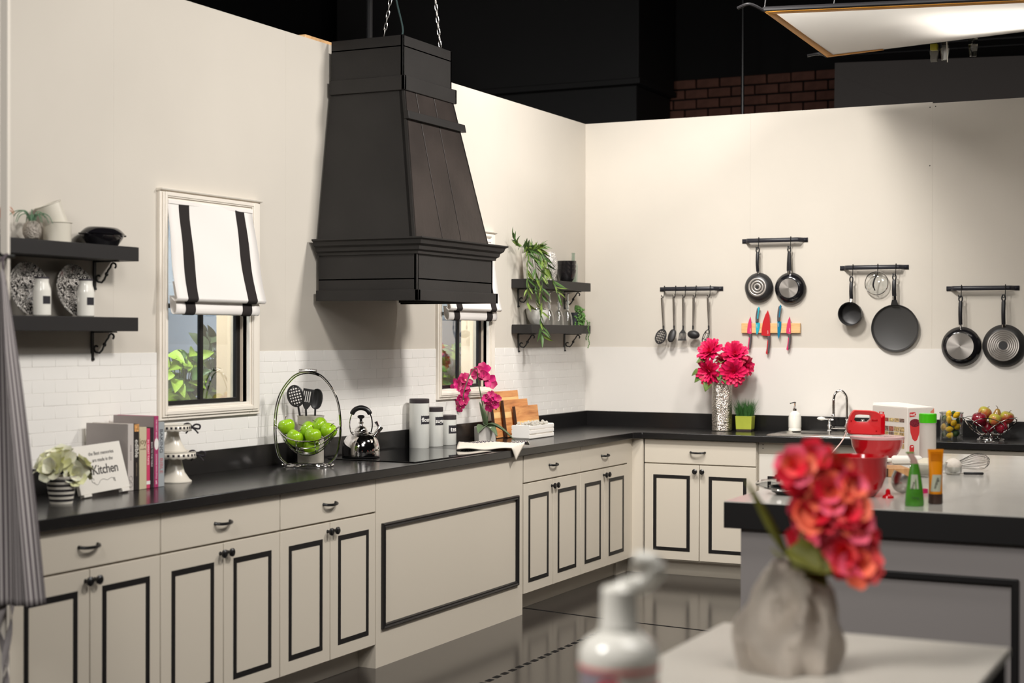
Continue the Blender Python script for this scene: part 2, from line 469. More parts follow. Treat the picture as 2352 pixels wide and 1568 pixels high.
def leaf_mesh(L_, W_, heart=0.0, cup=0.15, fold=0.25, nu=7, nv=5, droop=0.3):
    """leaf along +x from the origin, flat in xy, width 2*W"""
    def fn(u, v):
        t = u; s_ = (v - 0.5) * 2
        wd = W_ * (sin(pi * min(1, t ** (0.75 - 0.3 * heart))) ** 0.8 if 0 < t < 1 else 0.02)
        x = L_ * (t - heart * 0.12 * abs(s_) * (1 - t))
        return (x, wd * s_, -droop * L_ * t * t + fold * wd * abs(s_) + cup * wd * s_ * s_)
    return MB().grid(fn, nu, nv)

def potted(name, label, cat, loc, pot_r, pot_h, potm, group=None):
    t = thing(name, label, cat, loc, group=group)
    obj('pot', MB().lathe([(pot_r * .7, 0), (pot_r, pot_h), (pot_r * .88, pot_h), (pot_r * .85, pot_h * .85)], 20), potm, t)
    return t

ivy_m = mat('ivy_leaf', (150, 180, 58), 0.45, var=(25, 0.45))
ivy2_m = mat('ivy_leaf_dark', (66, 104, 40), 0.45, var=(25, 0.35))
rub_m = mat('rubber_leaf', (88, 102, 74), 0.5, var=(14, 0.22))
lf1 = None
def foliage(t, centre, spread, n, size, mats, lean, seed):
    rn = random.Random(seed); protos = []
    for m_ in mats:
        protos.append(m_)
    first = {}
    stems = MB()
    for k in range(n):
        m_ = mats[rn.randrange(len(mats))]
        p = Vector((centre[0] + rn.uniform(-1, 1) * spread[0], centre[1] + rn.uniform(-1, 1) * spread[1], centre[2] + rn.uniform(-1, 1) * spread[2]))
        az = rn.uniform(0, 2 * pi) if rn.random() < 0.3 else rn.uniform(-1.6, 0.9)
        d = Vector((cos(az), sin(az), rn.uniform(lean[0], lean[1]))).normalized()
        s_ = size * rn.uniform(0.75, 1.25)
        nrm = Vector((0.75, -0.35, 0.55 + rn.uniform(-.4, .4)))
        ey = nrm.cross(d)
        mx = basis(p, d, ey) @ Matrix.Scale(s_, 4)
        if m_.name not in first:
            o = obj('leaf', leaf_mesh(1.0, 0.36 if m_ is not rub_m else 0.27, heart=0.6 if m_ is not rub_m else 0.0), m_, t); o.matrix_local = mx; first[m_.name] = o
        else: share('leaf', first[m_.name], t, mx=mx)
        q = Vector((centre[0] + (p.x - centre[0]) * .3, centre[1] + (p.y - centre[1]) * .3, 0.10))
        stems.tube(spline([q, (q + p) / 2 + Vector((0, 0, .05)), p], 4), 0.0025, 5)
    stuff(obj('stem', stems, ivy2_m, t))
tm = mat('terracotta', (120, 72, 50), 0.8)
t = potted('ivy_plant', 'bright yellow green leafy plant low behind the window by the striped-ribbon cake stands', 'plant', (-0.42, -4.02, 0.96), 0.09, 0.12, tm)
foliage(t, (0, 0.15, 0.36), (0.1, 0.17, 0.14), 70, 0.085, [ivy_m, ivy2_m, ivy_m], (-0.9, 0.4), 3)
t = potted('rubber_plant', 'grey green broad leaved plant behind the same window near the pine stud', 'plant', (-0.34, -3.76, 0.96), 0.09, 0.12, tm)
foliage(t, (0, 0.07, 0.38), (0.06, 0.13, 0.17), 46, 0.11, [rub_m], (-0.2, 1.3), 5)
t = potted('variegated_plant', 'yellow and green variegated plant behind the window by the orchid', 'plant', (-0.40, -1.44, 0.96), 0.09, 0.12, tm)
foliage(t, (0, 0.16, 0.36), (0.08, 0.15, 0.14), 56, 0.08, [ivy_m, ivy2_m], (-0.7, 0.6), 8)
t = potted('rubber_plant', 'dull green plant with pointed leaves behind the window above the cutting boards', 'plant', (-0.34, -1.06, 0.96), 0.09, 0.12, tm)
foliage(t, (0, -0.02, 0.42), (0.06, 0.13, 0.18), 22, 0.12, [rub_m], (0.1, 1.5), 9)

# ------------------------------------------------------------------ dark studio beyond the set
sw = bpy.data.objects.new('wall_studio', None); COL.objects.link(sw); struct(sw)
obj('masonry', MB().box(-6, 3.34, 0, 8, 3.6, 6), mat('black_masonry', (15, 13, 13), 0.9, spec=0.2), sw, smooth=0)
bm_ = mat('old_brick', (78, 50, 41), 0.85, spec=0.2, var=(7, 0.3), bump=(40, 0.3))
br = MB().box(0, 0, 0, 0.205, 0.06, 0.078); b0 = None
for r in range(7):
    for c in range(10):
        x = -0.90 + c * 0.217 + (0.108 if r % 2 else 0); z = 3.30 + r * 0.0895
        if z + 0.078 > 3.86: continue
        y = 3.30 + RND.uniform(-0.006, 0.006)
        if b0 is None: b0 = obj('brick', br, bm_, sw, loc=(x, y, z), bevel=0.006, seg=1)
        else: share('brick', b0, sw, (x, y, z))
struct(obj('ceiling', MB().box(-6, -11, 5.2, 8, 3.6, 5.25), M['studio_black'], smooth=0))
struct(obj('wall_outer', MB().box(-4.0, -11, 0, -3.95, 3.6, 5.2), M['studio_black'], smooth=0))
dk = mat('duct_black', (26, 24, 24), 0.7, spec=0.3)
t = thing('bulkhead', 'dull black boxed bulkhead high behind the corner of the set', 'bulkhead', (0, 0, 0))
obj('upper_box', MB().box(-3.6, 2.42, 3.72, -0.565, 3.28, 5.19), dk, t, bevel=0.01)
obj('ledge', MB().box(-3.6, 2.38, 3.67, -0.54, 3.28, 3.72), dk, t, bevel=0.006)
obj('lower_box', MB().box(-3.6, 2.46, 0.0, -0.60, 3.28, 3.67), dk, t, bevel=0.01)
t = thing('scenery_flat', 'dark grey canvas flat standing behind the pan wall next to bare brick', 'flat', (0, 0, 0))
obj('canvas', MB().hexa([(1.13, 2.30, 2.2), (4.3, 2.30, 2.2), (4.3, 2.33, 2.2), (1.13, 2.33, 2.2), (1.15, 2.30, 3.70), (4.3, 2.30, 3.58), (4.3, 2.33, 3.58), (1.15, 2.33, 3.70)]), mat('grey_canvas', (78, 74, 72), 0.9, spec=0.1), t, smooth=0)
obj('crease', MB().hexa([(1.15, 2.296, 3.64), (1.17, 2.296, 3.60), (1.17, 2.299, 3.60), (1.15, 2.299, 3.64), (1.85, 2.296, 3.33), (1.86, 2.296, 3.30), (1.86, 2.299, 3.30), (1.85, 2.299, 3.33)]), mat('grey_canvas', (92, 87, 84)), t, smooth=0)
for k, (z, r) in enumerate(((3.74, 0.010), (3.79, 0.016), (3.85, 0.010))):
    tag(obj('grid_pipe', MB().tube([(1.12, 2.2 - .03 * k, z), (4.4, 2.2 - .03 * k, z - .06)], r, 10), M['blacksat']),
        ('thin black pipe just above the grey canvas flat', 'thick black pipe running along the middle of the overhead pipes', 'uppermost thin black pipe under the lamp diffuser')[k], 'pipe')
tag(obj('standing_pole', MB().tube([(0.326, 2.5, 0), (0.326, 2.5, 5.19)], 0.014, 10), M['blacksat']), 'slim black pole rising in front of the brick wall', 'pole')
tag(obj('standing_pole', MB().tube([(-0.30, -2.36, 0), (-0.30, -2.36, 5.19)], 0.017, 10), dk), 'black pole rising behind the black range hood', 'pole')
tag(obj('cord_end', MB().tube(spline([(-0.28, -2.43, 5.18), (-0.25, -2.44, 4.2), (-0.245, -2.44, 3.5), (-0.225, -2.44, 3.42), (-0.19, -2.44, 3.43)], 8), 0.006, 6), M['white_matte']), 'loose white cord end dangling beside the pole behind the hood', 'cord')
# diffuser frame and lamp
t = thing('lamp_diffuser', 'large hanging white diffuser cloth with orange taped edges', 'diffuser', (0, 0, 0))
A, B, D, C = Vector((1.929, -2.14, 3.2)), Vector((1.885, -0.722, 3.2)), Vector((4.0, -2.14, 3.10)), Vector((4.0, -0.722, 3.30))
def dq(u, v, dz=0.0): 
    p = (A * (1 - v) + B * v) * (1 - u) + (D * (1 - v) + C * v) * u
    return (p.x, p.y, p.z - 0.03 * sin(pi * u) * sin(pi * v) + dz)
dm = bpy.data.materials.new('diffuser_cloth'); dm.use_nodes = True
nt, N, L = nodes_of(dm); N.remove(N['Principled BSDF'])
tr = N.new('ShaderNodeBsdfTranslucent'); tr.inputs[0].default_value = lin((225, 222, 215)) + (1,)
di = N.new('ShaderNodeBsdfDiffuse'); di.inputs[0].default_value = lin((215, 208, 200)) + (1,)
mxs = N.new('ShaderNodeMixShader'); mxs.inputs[0].default_value = 0.16
L.new(di.outputs[0], mxs.inputs[1]); L.new(tr.outputs[0], mxs.inputs[2]); L.new(mxs.outputs[0], N['Material Output'].inputs[0])
obj('cloth', MB().grid(lambda u, v: dq(u, v), 24, 16), dm, t)
ot = mat('orange_tape', (205, 140, 40), 0.6)
def strip(u0, v0, u1, v1, wu, wv, n=14):
    def fn(a, b):
        u = u0 + (u1 - u0) * a + wu * b; v = v0 + (v1 - v0) * a + wv * b
        return dq(u, v, -0.004)
    return MB().grid(fn, n, 2)
obj('tape', strip(0, 0, 0, 1, 0.022, 0), ot, t, solid=0.002)
obj('tape', strip(0.0, 0.0, 1, 0.0, 0, 0.045, 24), ot, t, solid=0.002)
obj('tape', strip(0.0, 1.0, 0.16, 1.0, 0, -0.035), ot, t, solid=0.002)
obj('frame_tube', MB().tube([dq(0, 0, .01), dq(0, 1, .01), dq(1, 1, .01), dq(1, 0, .01)], 0.012, 8, True), M['blacksat'], t)
for (u, v, s_) in ((0, 0, -1), (0, 1, 1)):
    p = Vector(dq(u, v)); obj('corner_tie', MB().tube(spline([p, p + Vector((-.06, .05 * s_, .03)), p + Vector((-.13, .03 * s_, .02))], 5), 0.009, 8), M['blacksat'], t)
for u in (0.0, 0.9):
    for v in (0.0, 1.0):
        p = Vector(dq(u, v)); obj('hanging_wire', MB().tube([p, p + Vector((0.25, 0.0, 5.19 - p.z))], 0.003, 5), M['blacksat'], t)
obj('drop_string', MB().tube([dq(.33, 1.0), Vector(dq(.33, 1.0)) + Vector((0.005, 0, -.12))], 0.003, 5), M['white_matte'], t)
t = thing('panel_lamp', 'bright rectangular panel lamp shining through the diffuser cloth', 'lamp', (3.2, -1.45, 3.34))
em = bpy.data.materials.new('lamp_face'); em.use_nodes = True
nt, N, L = nodes_of(em); N.remove(N['Principled BSDF']); e_ = N.new('ShaderNodeEmission'); e_.inputs[0].default_value = (1, .95, .9, 1); e_.inputs[1].default_value = 16.0
L.new(e_.outputs[0], N['Material Output'].inputs[0])
obj('lamp_face', MB().box(-0.55, -0.42, 0.0, 0.9, 0.42, 0.004), em, t, smooth=0)
obj('housing', MB().box(-0.57, -0.44, 0.005, 0.92, 0.44, 0.07), M['blacksat'], t, bevel=0.006)
obj('yoke', MB().tube([(-0.2, 0, 0.07), (-0.2, 0, 1.8)], 0.015, 8), M['blacksat'], t)
cl = clear_mat('clear_clip', (235, 235, 225), 0.12)
for k, (x, y, z) in enumerate(((2.50, -0.66, 3.20), (2.56, -0.66, 3.205), (2.72, -0.66, 3.215))):
    q = thing('clear_clip', ('clear plastic clamp nearest the yellow tie under the diffuser edge', 'clear plastic clamp in the middle of three under the diffuser', 'clear plastic clamp apart from the other two under the diffuser')[k], 'clamp', (x, y, z), rz=.4 * k)
    obj('jaw', MB().hexa([(-.018, -.01, -.07), (.018, -.01, -.07), (.018, .01, -.07), (-.018, .01, -.07), (-.026, -.014, 0), (.026, -.014, 0), (.026, .014, 0), (-.026, .014, 0)]), cl, q, bevel=.003)
    obj('grip', MB().box(-.02, -.02, -.002, .02, .02, .035), mat('clip_grip', (188, 180, 60), .4) if k == 0 else cl, q, bevel=.003)
# ================================================================== CABINETS AND COUNTERS
XF = 0.585
def door_geo(w_, h_):
    """door in local: x across 0..w, z 0..h, front at y=-0.018"""
    return MB().box(0, -0.018, 0, w_, 0, h_)
def black_trim(w_, h_, ml=0.06, mr=0.06, mt=0.067, mbm=0.055, t=0.022):
    return MB().frame('y', -0.0195, -0.0172, ml, mbm, w_ - mr, h_ - mt, t)
def knob_part(parent, x, z):
    obj('knob', MB().at((x, -0.018, z), (pi / 2, 0, 0)).lathe([(0.008, 0), (0.006, 0.008), (0.007, 0.014), (0.016, 0.019), (0.017, 0.026), (0.010, 0.031)], 14), M['blacksat'], parent)
def pull_part(parent, x, z, half=0.048):
    pts = [(x - half, -0.018, z)] + [(x + half * cos(pi * (1 - k / 10)), -0.018 - 0.026 * sin(pi * k / 10) ** .7, z - 0.004 * sin(pi * k / 10)) for k in range(1, 10)] + [(x + half, -0.018, z)]
    obj('pull', MB().tube(pts, [0.007] + [0.006] * 9 + [0.007], 8), M['blacksat'], parent)
def cabinet(label, loc, rz, w_, group='cream base cabinets with black-trimmed doors', toe=True):
    """front plane at local y=0, x across, z up"""
    t = thing('base_cabinet', label, 'cabinet', loc, rz, group)
    obj('carcass', MB().box(0, 0.0, 0.10, w_, 0.53, 0.872), M['cream'], t, smooth=0)
    if toe: obj('toe_kick', MB().box(0, 0.075, 0.0, w_, 0.095, 0.105), M['cream'], t, smooth=0)
    g = 0.0025; dw = w_ / 2
    dr = obj('drawer', MB().box(g, -0.018, 0.722, w_ - g, 0, 0.871), M['cream'], t, bevel=0.0015)
    pull_part(dr, w_ / 2 - 0.01, 0.797)
    for k in (0, 1):
        d = obj('door', door_geo(dw - 2 * g, 0.604), M['cream'], t, loc=(k * dw + g, 0, 0.110), bevel=0.0015)
        obj('trim_frame', black_trim(dw - 2 * g, 0.604), M['black'], d, smooth=0)
        knob_part(d, (dw - 0.026) if k == 0 else 0.022, 0.566)
    return t
def along_left(y): return (XF - 0.018, y, 0)
# left run faces +x : local x -> +y means rz = +90 deg puts local x on +y, local -y on +x
cabinet('cream base cabinet nearest the hanging striped apron', along_left(-6.03), pi / 2, 0.762)
cabinet('cream base cabinet under the books and cake stands', along_left(-5.268), pi / 2, 0.767)
cabinet('cream base cabinet under the apple basket beside the wide stove front', along_left(-4.501), pi / 2, 0.762)
cabinet('cream base cabinet just past the wide stove front under the dish towel', along_left(-2.193 + 0.012), pi / 2, 0.778)
cabinet('narrow cream base cabinet next to the inside corner', along_left(-1.403), pi / 2, 0.744)
t = thing('stove_front', 'wide plain cream stove front panel with one big black molding frame', 'stove', (0, 0, 0))
obj('panel', MB().box(0.03, -3.738, 0.0, XF, -2.193, 0.872), M['cream'], t, smooth=0)
mo = MB(); u0, v0, u1, v1 = -3.690, 0.172, -2.257, 0.662
prof = [(0.0, 0.0), (0.0, 0.012), (0.006, 0.016), (0.013, 0.012), (0.020, 0.014), (0.024, 0.006), (0.024, 0.0)]
ring = []
for (a, h) in prof: ring.append([(XF + h, u0 + a, v0 + a), (XF + h, u1 - a, v0 + a), (XF + h, u1 - a, v1 - a), (XF + h, u0 + a, v1 - a)])
mo.rings(ring, True, False, False)
obj('molding', mo, mat('molding_black', (30, 28, 28), 0.35), t, smooth=0)
t = thing('corner_filler', 'pale filler post at the inside corner between the two cabinet runs', 'filler', (0, 0, 0))
obj('post', MB().box(0.50, -0.6575, 0.11, XF - 0.004, -0.552, 0.872).box(0.55, -0.57, 0.11, 0.654, -0.548, 0.872), M['cream'], t, smooth=0)
obj('toe_kick', MB().box(0.40, -0.66, 0, 0.508, -0.455, 0.105).box(0.49, -0.475, 0, 0.66, -0.455, 0.105), M['cream'], t, smooth=0)
# back run faces -y
cabinet('cream base cabinet on the back run below the tall silver vase', (0.6585, -0.537, 0), 0, 0.744)
t = thing('sink_cabinet', 'cream sink cabinet with a plain front and black frame', 'cabinet', (1.405, -0.520, 0))
obj('carcass', MB().box(0, 0.0, 0.10, 0.90, 0.5, 0.872), M['cream'], t, smooth=0)
obj('toe_kick', MB().box(0, 0.06, 0, 0.90, 0.08, 0.105), M['cream'], t, smooth=0)
fp = obj('front_panel', MB().box(0.012, -0.018, 0.11, 0.898, 0, 0.80), mat('sink_front', (214, 208, 198), 0.4), t, bevel=0.0015)
obj('trim_frame', MB().frame('y', -0.0195, -0.0172, 0.065, 0.17, 0.84, 0.665, 0.022), M['black'], fp, smooth=0)
for z in (0.835, 0.857): obj('bolt_hole', MB().at((0.03, -0.001, z), (pi / 2, 0, 0)).lathe([(0.0035, 0), (0.0035, 0.0015)], 8), M['iron'], t)
cabinet('cream base cabinet on the back run behind the island', (2.306, -0.537, 0), 0, 0.744)
cabinet('last cream base cabinet of the back run under the fruit bowl', (3.052, -0.537, 0), 0, 0.744)

# worktops
t = thing('worktop', 'black L-shaped worktop running along both walls', 'worktop', (0, 0, 0))
poly = [(0.0058, -6.08), (0.612, -6.08), (0.612, -0.635), (0.655, -0.585), (3.85, -0.585), (3.85, -0.0045), (0.0058, -0.0045)]
obj('slab', MB().prism(poly, 'z', 0.8755, 0.915), M['counter'], t, bevel=0.003)
obj('splash_strip', MB().box(0.0058, -6.08, 0.914, 0.022, -0.0045, 1.0152), M['counter'], t, bevel=0.002)
obj('splash_strip', MB().box(0.022, -0.022, 0.914, 3.85, -0.0045, 1.0152), M['counter'], t, bevel=0.002)
tag(obj('cooktop_glass', MB().box(0.065, -3.345, 0.9152, 0.566, -2.53, 0.9205), mat('ceran_glass', (10, 10, 11), 0.03, spec=0.6), bevel=0.002),
    'thin black glass cooktop lying flush on the worktop under the hood', 'cooktop')

# ------------------------------------------------------------------ hood
h = thing('range_hood', 'tall tapering matte black range hood hung from chains', 'range hood', (0.0225, -2.97, 1.70))
def H(p): return (p[0] - 0.0225, p[1] + 2.97, p[2] - 1.70)
def hx(x1, y0, y1, z0, z1, x0=0.0235): 
    a, b = H((x0, y0, z0)), H((x1, y1, z1)); return (a[0], a[1], a[2], b[0], b[1], b[2])
sk = MB()
for q in ((0.587, -3.367, -3.349, 1.708, 1.955), ):
    sk.box(*hx(0.587, -3.367, -3.349, 1.708, 1.955)); sk.box(*hx(0.587, -2.583, -2.565, 1.708, 1.955)); sk.box(*hx(0.587, -3.367, -2.565, 1.708, 1.955, 0.569)); sk.box(*hx(0.587, -3.367, -2.565, 1.80, 1.81))
obj('skirt', sk, M['hood'], h, bevel=0.002)
bt = MB()
bt.box(*hx(0.607, -3.389, -3.367, 1.700, 1.752)); bt.box(*hx(0.607, -2.565, -2.543, 1.700, 1.752)); bt.box(*hx(0.607, -3.389, -2.543, 1.700, 1.752, 0.587))
obj('base_trim', bt, M['hood'], h, bevel=0.002)
obj('corner_bead', MB().box(*hx(0.591, -3.371, -3.363, 1.752, 1.925, 0.583)), M['hood'], h, bevel=0.001)
# crown: profile swept round three sides
cp = [(0.000, 1.925), (0.012, 1.925), (0.014, 1.937), (0.026, 1.945), (0.030, 1.962), (0.044, 1.972), (0.050, 1.990), (0.062, 1.997), (0.062, 2.004), (0.0, 2.004)]
rings = [[H((0.0235, -3.367 - o, z)) for o, z in cp], [H((0.587 + o, -3.367 - o, z)) for o, z in cp], [H((0.587 + o, -2.565 + o, z)) for o, z in cp], [H((0.0235, -2.565 + o, z)) for o, z in cp]]
obj('crown_molding', MB().rings(rings, True, True, True), M['hood'], h, smooth=20)
# tapering body
b0_, b1_ = (-3.368, -2.588), (-3.257, -2.755)
xb, xt = 0.576, 0.449
obj('side_panel', MB().hexa([H((0.0235, b0_[0], 2.0)), H((xb, b0_[0], 2.0)), H((xb, b0_[0] + .015, 2.0)), H((0.0235, b0_[0] + .015, 2.0)), H((0.0235, b1_[0], 2.75)), H((xt, b1_[0], 2.75)), H((xt, b1_[0] + .015, 2.75)), H((0.0235, b1_[0] + .015, 2.75))]), M['hood'], h, smooth=0)
obj('side_panel', MB().hexa([H((0.0235, b0_[1] - .015, 2.0)), H((xb, b0_[1] - .015, 2.0)), H((xb, b0_[1], 2.0)), H((0.0235, b0_[1], 2.0)), H((0.0235, b1_[1] - .015, 2.75)), H((xt, b1_[1] - .015, 2.75)), H((xt, b1_[1], 2.75)), H((0.0235, b1_[1], 2.75))]), M['hood'], h, smooth=0)
wood_h = mat('hood_plank', (52, 45, 42), 0.45, spec=0.45, var=(3.5, 0.35), bump=(30, 0.12))
cuts0 = [b0_[0] + 0.001, -3.089, -2.892, b0_[1] - 0.001]; cuts1 = [b1_[0] + 0.001, -3.150, -2.965, b1_[1] - 0.001]
for k in range(3):
    g = 0.003
    a0, a1 = cuts0[k] + (g if k else 0), cuts0[k + 1] - (g if k < 2 else 0); c0, c1 = cuts1[k] + (g if k else 0), cuts1[k + 1] - (g if k < 2 else 0)
    obj('plank', MB().hexa([H((xb - .014, a0, 2.0)), H((xb, a0, 2.0)), H((xb, a1, 2.0)), H((xb - .014, a1, 2.0)), H((xt - .014, c0, 2.75)), H((xt, c0, 2.75)), H((xt, c1, 2.75)), H((xt - .014, c1, 2.75))]), wood_h, h, smooth=0, bevel=0.002)
obj('backing', MB().hexa([H((xb - .03, b0_[0], 2.0)), H((xb - .015, b0_[0], 2.0)), H((xb - .015, b0_[1], 2.0)), H((xb - .03, b0_[1], 2.0)), H((xt - .03, b1_[0], 2.75)), H((xt - .015, b1_[0], 2.75)), H((xt - .015, b1_[1], 2.75)), H((xt - .03, b1_[1], 2.75))]), M['black'], h, smooth=0)
obj('batten', MB().hexa([H((0.466, -3.288, 2.590)), H((0.495, -3.288, 2.590)), H((0.495, -2.690, 2.590)), H((0.466, -2.690, 2.590)), H((0.460, -3.283, 2.63)), H((0.489, -3.283, 2.63)), H((0.489, -2.695, 2.63)), H((0.460, -2.695, 2.63))]), M['hood'], h, bevel=0.002)
ch = MB(); ch.box(*hx(0.440, -3.254, -3.239, 2.74, 3.008)); ch.box(*hx(0.440, -2.767, -2.752, 2.74, 3.008)); ch.box(*hx(0.440, -3.254, -2.752, 2.74, 3.008, 0.425)); ch.box(*hx(0.440, -3.254, -2.752, 2.95, 2.96))
obj('chimney', ch, M['hood'], h, bevel=0.002)
cb = MB(); cb.box(*hx(0.461, -3.272, -3.254, 2.735, 2.808)); cb.box(*hx(0.461, -2.752, -2.734, 2.735, 2.808)); cb.box(*hx(0.461, -3.272, -2.734, 2.735, 2.808, 0.440))
obj('chimney_trim', cb, M['hood'], h, bevel=0.003)

# hanging chains
link_m = mat('zinc_chain', (205, 203, 200), 0.3, metal=1.0)
lk = [(0.0068 * cos(a), 0, 0.0145 * sin(a) + (0.005 if sin(a) > 0 else -0.005)) for a in [2 * pi * k / 14 for k in range(14)]]
def chain(label, p0, p1):
    t = thing('hanging_chain', label, 'chain', p0, group='chains holding the hood')
    d = Vector(p1) - Vector(p0); n = int(d.length / 0.0305); l0 = None
    q = d.to_track_quat('Z', 'Y').to_matrix().to_4x4()
    for k in range(n):
        mx = Matrix.Translation(d * ((k + .62) / n)) @ q @ Matrix.Rotation((pi / 2 if k % 2 else 0) + 0.4, 4, 'Z')
        if l0 is None:
            l0 = obj('link', MB().tube(lk, 0.0027, 6, True), link_m, t); l0.matrix_local = mx
        else: share('link', l0, t, mx=mx)
chain('zinc chain fixed to the near side of the hood top', (0.327, -3.247, 3.0095), (0.62, -3.2, 4.6))
chain('zinc chain fixed to the front of the hood top facing the island', (0.433, -2.863, 3.0095), (0.36, -3.15, 4.9))
tag(obj('hanging_cable', MB().tube(spline([(0.425, -3.235, 3.0135), (0.425, -3.237, 3.06), (0.41, -3.30, 3.25), (0.38, -3.45, 3.8), (0.36, -3.6, 5.19)], 8), 0.0045, 6), mat('teal_cable', (40, 62, 62), .5)),
    'dark green cable running down into the hood top', 'cable')

# ------------------------------------------------------------------ roman blinds
white_f = mat('blind_cloth', (236, 231, 226), 0.85, spec=0.1, sheen=0.2)
black_f = mat('blind_ribbon', (50, 46, 45), 0.9, spec=0.1)
def blind(label, y0, y1):
    t = thing('roman_blind', label, 'blind', (0, 0, 0), group='roman blinds with black ribbons')
    # section: (x, z, dy shift)
    main = [(0.026, 2.112), (0.032, 2.05), (0.045, 1.95), (0.060, 1.85), (0.078, 1.75), (0.088, 1.700), (0.090, 1.686), (0.078, 1.676), (0.060, 1.690)]
    fold = [(0.050, 1.76), (0.058, 1.70), (0.064, 1.665), (0.066, 1.640), (0.060, 1.624), (0.048, 1.622), (0.036, 1.64), (0.030, 1.70)]
    def ext(sec, ya, yb, flare, off=0.0):
        mb = MB(); n = 14; P = spline([(x, 0, z) for x, z in sec], 5)
        if off:
            Q = []
            for i, p in enumerate(P):
                d = (P[min(i + 1, len(P) - 1)] - P[max(i - 1, 0)]).normalized(); Q.append(p + Vector((-d.z, 0, d.x)) * off)
            P = Q
        def fn(u, v):
            i = u * (len(P) - 1); k = min(int(i), len(P) - 2); p = P[k].lerp(P[k + 1], i - k)
            s_ = (v - 0.5) * 2; e = 0.95 * flare * (2.112 - p.z) / 0.43
            yy = (ya + yb) / 2 + s_ * ((yb - ya) / 2) + e * ((ya + yb) / 2 + s_ * (yb - ya) / 2 - (y0 + y1) / 2) * 2 / (y1 - y0)
            w_ = (yy - y0) / (y1 - y0)
            return (p.x + 0.003 * sin(w_ * 7 + p.z * 20), yy, p.z)
        return mb.grid(fn, len(P), n)
    obj('drop', ext(main, y0, y1, 0.022), white_f, t, solid=0.003)
    obj('fold', ext(fold, y0 + 0.01, y1 - 0.005, 0.006), white_f, t, solid=0.003)
    for a, b in ((y0 + 0.072, y0 + 0.140), (y1 - 0.136, y1 - 0.068)):
        obj('ribbon', ext(main, a, b, 0.022, 0.0032), black_f, t, solid=0.0015)
        obj('ribbon', ext(fold, a, b, 0.006, 0.0032), black_f, t, solid=0.0015)
    obj('head_rail', MB().box(0.022, y0, 2.095, 0.030, y1, 2.113), white_f, t, bevel=0.002)
blind('white roman blind with two black ribbons above the bookend window', -4.535, -3.925)
blind('white roman blind with two black ribbons partly behind the hood', -2.098, -1.488)

# ------------------------------------------------------------------ wall shelves with scroll brackets
def bracket(parent, y, zb):
    """zb: underside of shelf"""
    b = obj('bracket', MB().box(0.0005, y - 0.008, zb - 0.115, 0.006, y + 0.008, zb).tube([(0.004, y, zb - 0.118), (0.004, y, zb - 0.108)], 0.009, 8).box(0.0005, y - 0.008, zb - 0.006, 0.125, y + 0.008, zb - 0.0005), M['iron'], parent, bevel=0.001)
    c = []
    for k in range(17):   # lower curl
        a = pi * 0.2 + k * 2 * pi * 0.70 / 16; r = 0.006 + 0.0125 * k / 16
        c.append((0.026 + r * cos(a), y, zb - 0.068 + r * sin(a)))
    c += [(0.040, y, zb - 0.088), (0.054, y, zb - 0.076), (0.064, y, zb - 0.058), (0.073, y, zb - 0.040), (0.086, y, zb - 0.026)]
    for k in range(17):
        a = pi * 0.95 - k * 2 * pi * 0.62 / 16; r = 0.0165 - 0.009 * k / 16
        c.append((0.104 + r * cos(a), y, zb - 0.024 + r * sin(a)))
    obj('scroll', MB().tube(c, 0.0042, 6), M['iron'], b)
    obj('boss', MB().ball((0.066, y, zb - 0.054), 0.0095, 0.006, 0.0095, 8, 6), M['iron'], b)
shelf_m = mat('shelf_paint', (34, 32, 32), 0.5, var=(3, 0.12))
def shelf(label, y0, y1, z0, z1, bys):
    t = thing('wall_shelf', label, 'shelf', (0, 0, 0), group='black wall shelves on scroll brackets')
    obj('board', MB().box(0.0005 if z1 > 1.7 else 0.0045, y0, z0, 0.145, y1, z1), shelf_m, t, bevel=0.002)
    for y in bys: bracket(t, y, z0)
shelf('upper black shelf carrying the silver ball pots and pails', -5.785, -4.865, 1.829, 1.886, (-5.68, -4.968))
shelf('lower black shelf carrying the patterned plates', -5.785, -4.868, 1.545, 1.601, (-5.68, -4.980))
shelf('upper black shelf in the corner carrying the trailing bamboo plant', -1.157, -0.238, 1.829, 1.886, (-1.06, -0.352))
shelf('lower black shelf in the corner carrying the goblets', -1.157, -0.238, 1.545, 1.601, (-1.057, -0.350))
# ================================================================== THINGS ON THE WALL SHELVES
ZU, ZL, CT = 1.8865, 1.6015, 0.9155
silver_tex = mat('silver_glitter', (176, 168, 158), 0.34, metal=0.75, bump=(170, 0.9))
def damask(name, scale, black=(28, 25, 26), white=(222, 216, 208), rough=0.2, thr=0.5):
    m = mat(name, white, rough, coat=0.3); nt, N, L = nodes_of(m); b = N['Principled BSDF']
    tc = N.new('ShaderNodeTexCoord')
    vo = N.new('ShaderNodeTexVoronoi'); vo.inputs['Scale'].default_value = scale; L.new(tc.outputs['Object'], vo.inputs['Vector'])
    si = N.new('ShaderNodeMath'); si.operation = 'SINE'; ml = N.new('ShaderNodeMath'); ml.operation = 'MULTIPLY'; ml.inputs[1].default_value = 26
    L.new(vo.outputs['Distance'], ml.inputs[0]); L.new(ml.outputs[0], si.inputs[0])
    no = N.new('ShaderNodeTexNoise'); no.inputs['Scale'].default_value = scale * 1.7; no.inputs['Detail'].default_value = 2; no.inputs['Distortion'].default_value = 1.5; L.new(tc.outputs['Object'], no.inputs['Vector'])
    mu = N.new('ShaderNodeMath'); mu.operation = 'MULTIPLY_ADD'; mu.inputs[1].default_value = 0.22; L.new(si.outputs[0], mu.inputs[0]); L.new(no.outputs['Fac'], mu.inputs[2])
    r = ramp(nt, [(0, lin(black) + (1,)), (thr, lin(white) + (1,))]); L.new(mu.outputs[0], r.inputs[0]); L.new(r.outputs[0], b.inputs['Base Color'])
    return m
